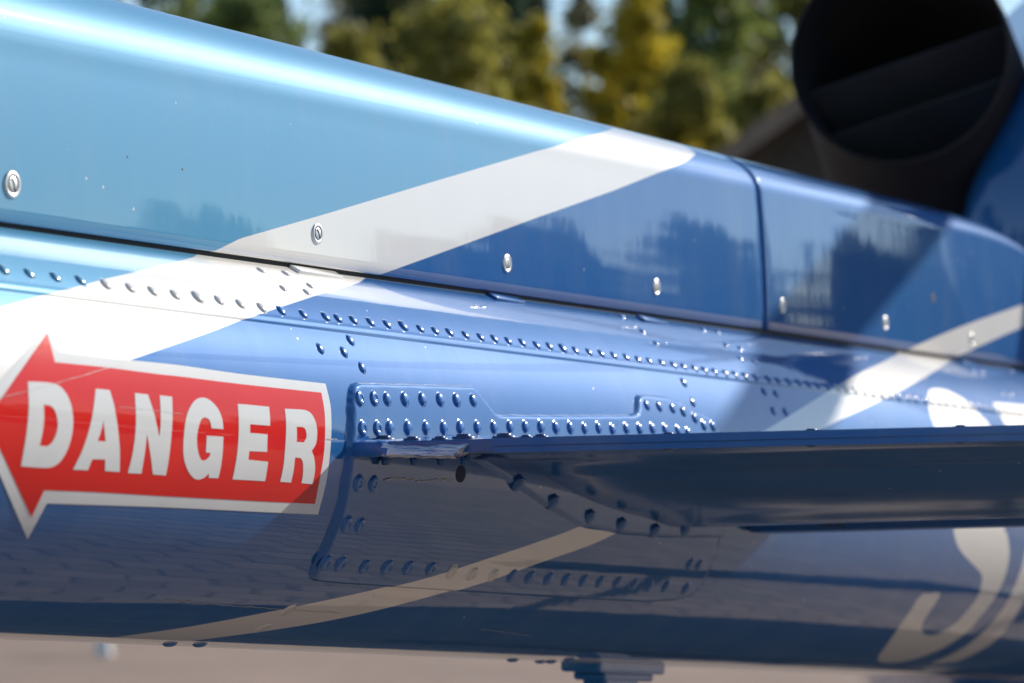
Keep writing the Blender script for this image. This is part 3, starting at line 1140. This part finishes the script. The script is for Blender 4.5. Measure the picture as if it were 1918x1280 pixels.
SEC2 = refine(SECT)
ys = np.concatenate([np.linspace(-1.25, -0.42, 30), np.linspace(-0.40, -0.15, 26), np.linspace(-0.1, 0.1, 3), np.linspace(0.17, 1.25, 12)])
V = []
for y in ys:
    for dx, z in SEC2:
        top = z > 1.57 and not (z < 1.5975 and dx < 0.05)
        low = 0.0 if top else max(0.0, (1.5888 - z) / 0.083) * (-0.0035 - (abs(y) - 0.2) * 0.018)
        V.append((TEX + dx, y, z - low + stab_z(y) + (stab_lift(TEX + dx, y) if top else 0)))
Fc = [tuple(q) for q in grid_faces(len(ys), len(SEC2), True)]
m_ = len(SEC2)
Fc.append(tuple(range(m_)))
Fc.append(tuple((len(ys) - 1) * m_ + k for k in range(m_))[::-1])
stab = mesh_obj('horizontal_stabilizer', V, Fc, M_FIN, HELI)
stab.data.set_sharp_from_angle(angle=math.radians(35))
# edge strip bent over the trailing edge, its lower lip stepped back
bm = bmesh.new()
for (a0, a1, zt, zb) in ((-0.0045, -0.0003, 0.0005, -0.0062), (-0.0030, -0.0003, -0.0066, -0.0118)):
    vs = []
    for y in np.linspace(-1.249, Y_IN - 0.02, 24):
        z0 = 1.6010 + stab_z(y)
        vs.append([bm.verts.new((TE0 + a0, y, z0 + zt)), bm.verts.new((TE0 + a0, y, z0 + zb)), bm.verts.new((TE0 + a1, y, z0 + zb)), bm.verts.new((TE0 + a1, y, z0 + zt))])
    for A, B in zip(vs[:-1], vs[1:]):
        for k in range(4):
            bm.faces.new((A[k], A[(k + 1) % 4], B[(k + 1) % 4], B[k]))
    bm.faces.new(vs[0]); bm.faces.new(vs[-1][::-1])
bmesh.ops.recalc_face_normals(bm, faces=bm.faces)
bm_obj('trailing_edge_strip', bm, M_EDGE, stab, False)


def te_y(px, x=TE0 + 0.03):
    lo, hi = -1.24, -0.1
    for _ in range(50):
        mid = (lo + hi) / 2
        if proj((x, mid, 1.604))[0] > px:
            lo = mid
        else:
            hi = mid
    return mid


for px in (1252, 1520, 1800):
    y = te_y(px)
    put(ME_BOLT, 'rivet', (TE0 + 0.03, y, 1.6010 + stab_z(y)), (0, 0, 1), (0.007, 0.007, 0.003), stab)
    put(ME_BOLT, 'rivet', (TE0 + 0.03, y, 1.5901 + stab_z(y)), (0, 0, -1), (0.007, 0.007, 0.003), stab)

# slat under the leading edge
bm = bmesh.new()
SL = [(0.0, 0.0), (0.05, -0.002), (0.10, 0.010), (0.135, 0.028), (0.14, 0.036), (0.132, 0.037), (0.098, 0.020), (0.05, 0.007), (0.0, 0.0085)]
rows = []
for y in np.linspace(-1.22, -0.204, 14):
    rows.append([bm.verts.new((0.915 + dx, y, 1.5000 + dz * 1.5 + (abs(y) - 0.2) * 0.037)) for dx, dz in SL])
for A, B in zip(rows[:-1], rows[1:]):
    for k in range(len(SL)):
        k2 = (k + 1) % len(SL)
        bm.faces.new((A[k], A[k2], B[k2], B[k]))
bm.faces.new(rows[0]); bm.faces.new(rows[-1][::-1])
bmesh.ops.recalc_face_normals(bm, faces=bm.faces)
slat = bm_obj('leading_edge_slat', bm, M_EDGE, stab, True, 30)
bm = bmesh.new()
bm_box(bm, (0.955, -0.300, 1.5145), (0.07, 0.026, 0.022), 0.003)
bm_box(bm, (0.9145, -0.300, 1.5115), (0.006, 0.030, 0.007), 0.001)
bm_obj('slat_bracket', bm, M_DARKBOLT, slat, False)

# ---- scraped edge piece at the root of the trailing edge -----------
bm = bmesh.new()
ly = np.linspace(-0.172, Y_IN, 40)
rows = []
for i, y in enumerate(ly):
    t = i / 39
    dent = 0.0016 * math.exp(-((t - 0.60) / 0.10) ** 2) + 0.0005 * math.sin(t * 31) * (t > 0.3)
    zt = 1.6012 - dent + 0.0012 * t
    zb = 1.5885 - 0.0022 * t + 0.0004 * math.sin(t * 47)
    cut = 0.014 * max(0.0, (t - 0.9) / 0.1)
    k = max(0.0, min(1.0, (t - 0.28) / 0.08))          # tilted into a ramp so the worn stretch catches more light
    sec = [(TE0 + 0.012 + 0.008 * k, zt + 0.0012), (TE0 - 0.003 + 0.012 * k, zt + 0.0006 - 0.0012 * k), (TE0 - 0.0075 + 0.006 * k, zt - 0.0012 - 0.0028 * k), (TE0 - 0.0085, zt - 0.0052 - 0.0018 * k),
           (TE0 - 0.0078 - 0.003 * k, zb + 0.0022), (TE0 - 0.006, zb), (TE0 + 0.012, zb + 0.001)]
    rows.append([bm.verts.new((x, y + (cut * (zt - z) / 0.014), z)) for k, (x, z) in enumerate(sec)])
m7 = 7
for i, (A, B) in enumerate(zip(rows[:-1], rows[1:])):
    for k in range(m7):
        fc = bm.faces.new((A[k], A[(k + 1) % m7], B[(k + 1) % m7], B[k]))
        fc.material_index = 1 if (i > 11 + (k % 2) * 2 and k in (0, 1, 2, 3, 4)) else 0
bm.faces.new(rows[0]); fc = bm.faces.new(rows[-1][::-1]); fc.material_index = 1
bmesh.ops.recalc_face_normals(bm, faces=bm.faces)


def scraped_paint():
    """blue paint rubbed through to bare metal along the edge"""
    m, n, l, b = new_mat('scraped_blue_paint')
    paint_settings(b, MET, 0.3)
    tc = n.new('ShaderNodeTexCoord')
    mp = n.new('ShaderNodeMapping')
    mp.inputs['Scale'].default_value = (260, 38, 480)
    l.new(tc.outputs['Object'], mp.inputs[0])
    nz = n.new('ShaderNodeTexNoise')
    nz.inputs['Scale'].default_value = 1.0
    nz.inputs['Detail'].default_value = 7
    nz.inputs['Roughness'].default_value = 0.7
    l.new(mp.outputs[0], nz.inputs['Vector'])
    rp = n.new('ShaderNodeMapRange')
    rp.inputs['From Min'].default_value = 0.36
    rp.inputs['From Max'].default_value = 0.52
    l.new(nz.outputs['Fac'], rp.inputs['Value'])
    mx = n.new('ShaderNodeMix'); mx.data_type = 'RGBA'
    mx.inputs['A'].default_value = (0.02, 0.10, 0.36, 1)
    mx.inputs['B'].default_value = (0.78, 0.83, 0.88, 1)
    l.new(rp.outputs[0], mx.inputs['Factor'])
    l.new(mx.outputs['Result'], b.inputs['Base Color'])
    b.inputs['Metallic'].default_value = 0.25
    b.inputs['Coat Weight'].default_value = 0.3
    b.inputs['Coat Roughness'].default_value = 0.2
    bp = n.new('ShaderNodeBump')
    bp.inputs['Distance'].default_value = 0.0012
    l.new(nz.outputs['Fac'], bp.inputs['Height'])
    l.new(bp.outputs[0], b.inputs['Normal'])
    l.new(bp.outputs[0], b.inputs['Coat Normal'])
    return m


M_SCRAPE = scraped_paint()
ledge = bm_obj('root_edge', bm, [M_EDGE, M_SCRAPE], stab, True, 50)
for px, x, sc in ((718, 0.030, 1.0), (772, 0.022, 0.75), (824, 0.014, 0.70), (868, 0.030, 1.0), (944, 0.030, 1.0), (985, 0.022, 0.6), (1012, 0.03, 0.7)):
    y = te_y(px, x)
    put(ME_BOLT, 'bolt', (x, y, 1.6010 + stab_lift(x, y) + stab_z(y)), (0, 0, 1), (0.0105 * sc, 0.0105 * sc, 0.0066 * sc), stab)
NUT_V, NUT_F = lathe([(1.0, 0), (1.0, 1.1), (0.75, 1.15), (0.72, 1.9), (0.4, 2.0)], 8)
ME_NUT = bpy.data.meshes.new('nut')
ME_NUT.from_pydata([tuple(Vector(q) * 0.0062) for q in NUT_V], [], NUT_F)
ME_NUT.materials.append(M_DARK)
for px in (722, 776, 826, 870):
    put(ME_NUT, 'nut', (0.045, te_y(px, 0.045), 1.5901), (0, 0, -1), 0.78, stab)

# ---- quarter-turn fasteners on the covers --------------------------
ring_v, ring_f = lathe([(1.0, -0.05), (1.0, 0.06), (0.93, 0.14), (0.80, 0.16), (0.66, 0.10), (0.60, 0.02), (0.58, 0.02), (0.56, 0.12), (0.45, 0.17), (0.2, 0.19)], 26)
bm = bmesh.new()
bv = [bm.verts.new(p) for p in ring_v]
for q in ring_f:
    bm.faces.new([bv[i] for i in q])
for fc in bm.faces:
    rr_ = fc.calc_center_median().xy.length
    fc.material_index = 1 if 0.565 < rr_ < 0.645 else 0
    fc.smooth = True
nb = len(bm.faces)
bm_box(bm, (0, 0, 0.155), (0.20, 0.98, 0.10))
bm.faces.ensure_lookup_table()
for fc in bm.faces[nb:]:
    fc.material_index = 1  # slot and groove coloured black for the shade inside them
ME_FAST = bpy.data.meshes.new('fastener')
bm.to_mesh(ME_FAST); bm.free()
ME_FAST.materials.append(M_STEEL); ME_FAST.materials.append(M_RECESS)
ME_FAST.set_sharp_from_angle(angle=math.radians(50))
T_COV = bvh(CV1, CV2)
for i, (x, y, k) in enumerate([(22, 346, 0), (594, 438, 0), (949, 494, 0), (1229, 538, 0), (1465, 573, 1), (1658, 605, 1), (1820, 636, 1)]):
    loc, nor = hit(T_COV, x, y)
    put(ME_FAST, 'fastener', loc, nor, 0.0108 if i == 0 else 0.0096, COVERS[k], 0.0, 0.35 + 0.25 * math.sin(i * 2.1))
loc, nor = hit(T_COV, 1748, 558)
put(ME_PLUG, 'drain_hole', loc, nor, 0.008, COVERS[1])

# clips that bridge the gap under the covers
M_CLIP = {'w': M_WHITE, 'd': M_DARK, 'l': M_LIGHT}
for px, py, L in ((592, 512, 0.085), (948, 561, 0.072), (1222, 601, 0.075), (1655, 652, 0.09), (1815, 681, 0.09)):
    loc, nor = hit(T_BOOM, px, py)
    bm = bmesh.new()
    bm_box(bm, (0, 0, 0), (L, 0.012, 0.0036), 0.0015)
    o = bm_obj('cover_clip', bm, M_CLIP[tone_at(loc)], boom)
    o.rotation_mode = 'QUATERNION'
    zz = nor.normalized()
    xx = (Vector((1, 0, -0.02)) - zz * zz.x).normalized()
    yy = zz.cross(xx)
    o.rotation_quaternion = Matrix((xx, yy, zz)).transposed().to_quaternion()
    o.location = loc + zz * 0.001


# ---- DANGER arrow sticker ------------------------------------------
def conform(name, outlines_px, h, mat, parent, du=0.02, dv=0.006):
    """flat printed outline (with holes) laid on to the boom surface"""
    bm = bmesh.new()
    edges = []
    for ol in outlines_px:
        vs = []
        for p in ol:
            uv = boom_uv(*p)
            if uv is not None:
                vs.append(bm.verts.new((uv[0], math.radians(uv[1]) * 0.18, 0)))
        for a, b in zip(vs, vs[1:] + vs[:1]):
            edges.append(bm.edges.new((a, b)))
    bmesh.ops.triangle_fill(bm, use_beauty=True, use_dissolve=False, edges=edges)
    for ax, stp in ((0, du), (1, dv)):
        lo = min(v.co[ax] for v in bm.verts)
        hi = max(v.co[ax] for v in bm.verts)
        k = math.ceil(lo / stp)
        while k * stp < hi:
            co = Vector((0, 0, 0)); co[ax] = k * stp
            no = Vector((0, 0, 0)); no[ax] = 1
            bmesh.ops.bisect_plane(bm, geom=bm.verts[:] + bm.edges[:] + bm.faces[:], dist=1e-6, plane_co=co, plane_no=no)
            k += 1
    for v in bm.verts:
        v.co = Vector(boom_pt(v.co.x, math.degrees(v.co.y / 0.18), h))
    bmesh.ops.recalc_face_normals(bm, faces=bm.faces)
    c = Vector((0, 0, 0))
    for fc in bm.faces:
        c += fc.normal
    if c.y > 0:
        bmesh.ops.reverse_faces(bm, faces=bm.faces)
    return bm_obj(name, bm, mat, parent, True)


def round_off(pts, n=3, corner=42):
    """closed outline: curved runs smoothed, true corners kept"""
    m = len(pts)
    P = [np.array(p, float) for p in pts]
    cor = []
    for i in range(m):
        a, b = P[i] - P[i - 1], P[(i + 1) % m] - P[i]
        ang = abs(math.degrees(math.atan2(a[0] * b[1] - a[1] * b[0], a @ b)))
        cor.append(ang > corner)
    out = []
    for i in range(m):
        j = (i + 1) % m
        b, c = P[i], P[j]
        L = np.linalg.norm(c - b)

        def tang(k):
            t = P[(k + 1) % m] - P[k - 1]
            return t / max(1e-9, np.linalg.norm(t)) * L
        m0 = (c - b) if cor[i] else tang(i)
        m1 = (c - b) if cor[j] else tang(j)
        for k in range(n):
            t = k / n
            out.append(tuple((2 * t ** 3 - 3 * t * t + 1) * b + (t ** 3 - 2 * t * t + t) * m0 + (-2 * t ** 3 + 3 * t * t) * c + (t ** 3 - t * t) * m1))
    return out


def z1(pts):
    return [(x / 3.0485, 600 + y / 3.0485) for x, y in pts]


def z2(pts):
    return [(300 + x / 4.0, 660 + y / 4.0) for x, y in pts]


OUTER = [(88, 610), (95, 632), (104, 652), (112, 660), (200, 671), (330, 684), (450, 701), (609, 719), (615, 743), (619, 765), (620, 810), (617, 855), (610, 905), (595, 964),
         (447, 957), (300, 950), (180, 946), (87, 943), (51, 1010), (25, 950), (0, 892), (-30, 825), (-52, 773), (-20, 735), (0, 713), (45, 662)]
INNER = [(88, 624), (102, 679), (200, 689), (300, 702), (330, 705), (450, 720), (601, 736), (607, 772), (608, 810), (605, 855), (589, 944), (450, 937), (300, 929), (180, 922), (82, 918),
         (58, 969), (0, 844), (-27, 787), (0, 748)]
sign = conform('danger_arrow', [round_off(OUTER, 3, 20)], 0.00035, M_STK_W, HELI)
conform('red_field', [round_off(INNER, 3, 20)], 0.00055, M_STK_R, sign)
LET = {
    'D': [z1([(155, 352), (230, 354), (300, 362), (340, 380), (380, 430), (405, 500), (413, 580), (405, 660), (380, 740), (345, 800), (310, 830), (270, 842), (190, 839), (115, 833), (135, 720), (150, 620), (160, 500), (158, 420)]),
          z1([(245, 482), (280, 488), (305, 510), (322, 560), (325, 610), (312, 660), (290, 700), (265, 720), (222, 716), (238, 640), (247, 560)])],
    'A': [z1([(542, 392), (622, 400), (645, 480), (663, 580), (675, 680), (680, 760), (678, 866), (595, 860), (596, 795), (522, 793), (497, 856), (412, 852), (460, 755), (500, 640), (525, 530)]),
          z1([(586, 570), (598, 692), (553, 690), (575, 625)])],
    'N': [z1([(765, 417), (840, 425), (880, 550), (905, 668), (912, 600), (912, 510), (908, 430), (978, 438), (980, 560), (972, 680), (958, 800), (943, 886), (868, 880), (855, 770), (835, 650), (822, 760), (803, 876), (725, 872), (748, 780), (765, 680), (772, 560)])],
    'G': [z2([(468, 578), (378, 570), (370, 525), (352, 497), (328, 488), (305, 500), (285, 550), (270, 630), (272, 710), (285, 770), (300, 805), (320, 812), (345, 800), (365, 775), (372, 755), (337, 750), (343, 625), (468, 633), (462, 750), (450, 850), (430, 943), (358, 940), (360, 905), (330, 935), (290, 952), (255, 948), (220, 915), (190, 860), (170, 780), (168, 680), (178, 560), (195, 470), (225, 400), (260, 358), (300, 342), (345, 348), (390, 380), (430, 430), (458, 500)])],
    'E': [z2([(575, 388), (690, 398), (810, 410), (816, 480), (818, 552), (668, 540), (668, 605), (798, 615), (797, 680), (795, 747), (662, 740), (655, 805), (803, 820), (792, 900), (780, 966), (660, 958), (536, 952), (555, 860), (572, 750), (582, 620), (582, 490)])],
    'R': [z2([(928, 425), (1000, 428), (1080, 435), (1120, 455), (1150, 500), (1168, 560), (1170, 630), (1160, 690), (1130, 740), (1148, 790), (1155, 860), (1150, 920), (1135, 988), (1052, 980), (1062, 930), (1065, 880), (1062, 820), (1045, 792), (1005, 788), (995, 880), (975, 976), (893, 970), (915, 870), (930, 730), (938, 580), (935, 490)]),
          z2([(1017, 560), (1060, 562), (1080, 575), (1090, 610), (1088, 645), (1070, 675), (1017, 672), (1019, 620)])],
}
for ch, ol in LET.items():
    conform('letter', [round_off(q) for q in ol], 0.00075, M_STK_W, sign)


# ---- scratches and one jagged pale line ------------------------------------------------------
def scratch_line(pts, w, parent, h=0.0003, seed=1, wob=1.5):
    r = random.Random(seed)
    line = smooth_line(pts, 6)
    line = [(x + r.uniform(-wob, wob) * 0.4, y + r.uniform(-wob, wob)) for x, y in line]
    up = [(x, y - w * r.uniform(0.2, 1.0)) for x, y in line]
    lo = [(x, y + w * r.uniform(0.2, 1.0)) for x, y in line]
    V, Fc = [], []
    for a, b in zip(up, lo):
        for p in (a, b):
            uv = boom_uv(*p)
            V.append(boom_pt(uv[0], uv[1], h))
    Fc = [(2 * i, 2 * i + 1, 2 * i + 3, 2 * i + 2) for i in range(len(up) - 1)]
    mesh_obj('scratch_line', V, Fc, M_SCRATCH, parent)


scratch_line([(310, 1123), (360, 1128), (420, 1134), (480, 1138), (560, 1143), (640, 1149)], 0.8, boom, 0.0003, 1)
scratch_line([(0, 745), (70, 728), (150, 705), (225, 683)], 0.55, sign, 0.0010, 2, 0.6)
scratch_line([(220, 762), (300, 771), (340, 776)], 0.35, sign, 0.0010, 3, 0.5)
scratch_line([(610, 823), (630, 823)], 1.0, sign, 0.0008, 4, 0.5)
scratch_line([(712, 897), (745, 895), (780, 899), (815, 897), (838, 897)], 1.6, saddle, 0.0064, 8, 1.6)  # jagged pale line across the saddle plate
scratch_line([(900, 1178), (950, 1185), (992, 1191)], 0.5, boom, 0.0003, 5, 0.3)

# ---- stepped mount below the boom -----------------------------------
mx0, _ = boom_uv(1075, 1230)


def belly_z(x):
    return b_zc(x) - b_r(x)


bx_ = None
lo, hi = 0.0, 1.5
for _ in range(40):
    mid = (lo + hi) / 2
    if proj((mid, 0.0, belly_z(mid)))[0] < 1150:
        lo = mid
    else:
        hi = mid
MX = mid
mount = None
for k, (dx, L, Wy, z0, T, nm) in enumerate(((0.0, 0.20, 0.05, -0.002, 0.016, 'mount_plate'), (0.0, 0.15, 0.04, -0.014, 0.010, 'mount_plate'), (-0.01, 0.10, 0.03, -0.024, 0.02, 'mount_boss'))):
    bm = bmesh.new()
    bm_box(bm, (MX + dx, 0, belly_z(MX) + z0), (L, Wy, T), 0.004, rot=Matrix.Rotation(0.078, 3, 'Y'))
    o = bm_obj(nm, bm, M_DARK, mount or HELI, False)
    if mount is None:
        mount = o

# ---- exhaust pipe -----------------------------------------------------
EXD = 5.45
e_dir = sight(1683, 103)
EC = P_POS + e_dir * (EXD / e_dir.dot(P_F))
ER = 0.188
ax = Vector((-0.985, -0.10, 0.13)).normalized()      # the way the opening faces
s_ = ax.orthogonal().normalized()
s_ = Vector((0, 1, 0)) - ax * ax.y
s_.normalize()
u_ = ax.cross(s_)


def pipe(sections, n=48):
    V = []
    for d, r, drop in sections:
        c = EC - ax * d - Vector((0, 0, drop))
        for k in range(n):
            a = 2 * math.pi * k / n
            V.append(c + (s_ * math.cos(a) + u_ * math.sin(a)) * r)
    return V, [tuple(q) for q in grid_faces(len(sections), n, True)]


v, f = pipe([(0.003, ER - 0.004, 0), (0.0, ER - 0.002, 0), (0.0, ER, 0), (0.003, ER + 0.002, 0), (0.03, ER + 0.002, 0), (0.10, ER + 0.004, 0.02), (0.25, ER + 0.012, 0.07),
             (0.45, ER + 0.02, 0.16), (0.8, ER + 0.02, 0.34)])
exh = mesh_obj('exhaust_pipe', v, f, M_PIPE, HELI)
v, f = pipe([(0.004, ER - 0.006, 0), (0.12, ER - 0.008, 0), (0.3, ER - 0.01, 0.03), (0.5, ER - 0.02, 0.10), (0.78, ER - 0.03, 0.24)])
f.append(tuple(4 * 48 + k for k in range(48)))
mesh_obj('liner', v, f, M_SOOT, exh)
up_ = u_ if u_.z > 0 else -u_
sd_ = Vector((s_))
if sd_.dot(P_R) < 0:
    sd_ = -sd_
for off in (0.022, -0.066):
    # louvre vanes inside the duct, lifted towards the right
    V = []
    cs, sn = math.cos(math.radians(18)), math.sin(math.radians(18))
    for d, hgt in ((0.11, off), (0.36, off - 0.085)):
        half = math.sqrt(max(0.0, (ER - 0.005) ** 2 - hgt ** 2))
        for sgn in (-1, 1):
            for t in (0.0, -0.0015):
                V.append(EC - ax * d + sd_ * (sgn * half * cs - (hgt + t) * sn) + up_ * (sgn * half * sn + (hgt + t) * cs))
    mesh_obj('vane', V, [(0, 2, 6, 4), (1, 5, 7, 3), (0, 1, 3, 2), (4, 6, 7, 5), (0, 4, 5, 1), (2, 3, 7, 6)], M_SOOT2, exh, False)

# ---- engine cowling, body, rotor, skids (mostly outside the picture) --


def loft(name, secs, mat, parent, n=48, p=2.6):
    """secs (x, yc, zc, half width, half height)"""
    V = []
    for x, yc, zc_, hw, hh in secs:
        for k in range(n):
            a = 2 * math.pi * k / n
            c, s = math.cos(a), math.sin(a)
            V.append((x, yc + hw * math.copysign(abs(c) ** (2 / p), c), zc_ + hh * math.copysign(abs(s) ** (2 / p), s)))
    Fc = [tuple(q) for q in grid_faces(len(secs), n, True)]
    Fc.append(tuple(range(n)))
    Fc.append(tuple((len(secs) - 1) * n + k for k in range(n))[::-1])
    return mesh_obj(name, V, Fc, mat, parent)


cowl = loft('engine_cowling', [(2.83, -0.13, 1.93, 0.22, 0.32), (2.845, -0.13, 1.93, 0.245, 0.345), (2.89, -0.13, 1.94, 0.268, 0.368), (2.98, -0.13, 1.95, 0.285, 0.385), (3.25, -0.10, 1.98, 0.36, 0.44), (3.7, -0.03, 2.08, 0.50, 0.50),
                               (4.4, 0, 2.18, 0.55, 0.55), (5.2, 0, 2.15, 0.50, 0.50), (5.8, 0, 2.05, 0.3, 0.25)], M_DARK, HELI, p=1.8)
body = loft('fuselage', [(2.9, 0, 1.46, 0.27, 0.27), (3.2, 0, 1.44, 0.36, 0.34), (3.7, 0, 1.38, 0.60, 0.55), (4.4, 0, 1.32, 0.85, 0.75), (5.4, 0, 1.35, 0.92, 0.85), (6.6, 0, 1.35, 0.90, 0.82),
                         (7.4, 0, 1.20, 0.72, 0.60), (7.9, 0, 1.05, 0.4, 0.33), (8.05, 0, 1.0, 0.1, 0.08)], M_DARK, HELI)
hub = loft('rotor_hub', [(4.62, 0, 2.95, 0.02, 0.30), (4.66, 0, 2.95, 0.12, 0.34), (4.94, 0, 2.95, 0.12, 0.34), (4.98, 0, 2.95, 0.02, 0.30)], M_BLADE, HELI, 16)
HUB = Vector((4.8, 0, 3.1))
for az in (225, 345, 105):
    a = math.radians(az)
    d = Vector((math.cos(a), math.sin(a), 0))
    c = Vector((-d.y, d.x, 0))
    bm = bmesh.new()
    rws = []
    for r_ in (0.0, 0.5, 0.7, 5.2):
        hw = 0.05 if r_ < 0.6 else 0.135
        q = HUB + d * r_ + Vector((0, 0, -0.0 * r_))
        rws.append([bm.verts.new(q + c * hw), bm.verts.new(q + c * hw * 0.3 + Vector((0, 0, 0.018))), bm.verts.new(q - c * hw), bm.verts.new(q + c * hw * 0.3 - Vector((0, 0, 0.014)))])
    for A, B in zip(rws[:-1], rws[1:]):
        for k in range(4):
            bm.faces.new((A[k], A[(k + 1) % 4], B[(k + 1) % 4], B[k]))
    bm.faces.new(rws[0]); bm.faces.new(rws[-1][::-1])
    bmesh.ops.recalc_face_normals(bm, faces=bm.faces)
    bm_obj('rotor_blade', bm, M_BLADE, hub, True, 30)


def tube(name, pts, r, mat, parent, n=12):
    V, Fc = [], []
    pts = [Vector(p) for p in pts]
    for i, p in enumerate(pts):
        d = (pts[min(i + 1, len(pts) - 1)] - pts[max(i - 1, 0)]).normalized()
        s = d.orthogonal().normalized()
        if abs(d.z) < 0.9:
            s = d.cross(Vector((0, 0, 1))).normalized()
        w = d.cross(s)
        for k in range(n):
            a = 2 * math.pi * k / n
            V.append(p + (s * math.cos(a) + w * math.sin(a)) * r)
    Fc = [tuple(q) for q in grid_faces(len(pts), n, True)]
    Fc += [tuple(range(n)), tuple((len(pts) - 1) * n + k for k in range(n))[::-1]]
    return mesh_obj(name, V, Fc, mat, parent)


for s in (-1, 1):
    sk = tube('landing_skid', [(3.4, s * 1.08, 0.06), (7.0, s * 1.08, 0.06), (7.4, s * 1.08, 0.12), (7.7, s * 1.08, 0.32)], 0.045, M_BLADE, HELI)
    for x in (4.1, 6.4):
        tube('strut', [(x, s * 0.5, 0.75), (x, s * 0.8, 0.55), (x, s * 1.08, 0.08)], 0.035, M_BLADE, sk)
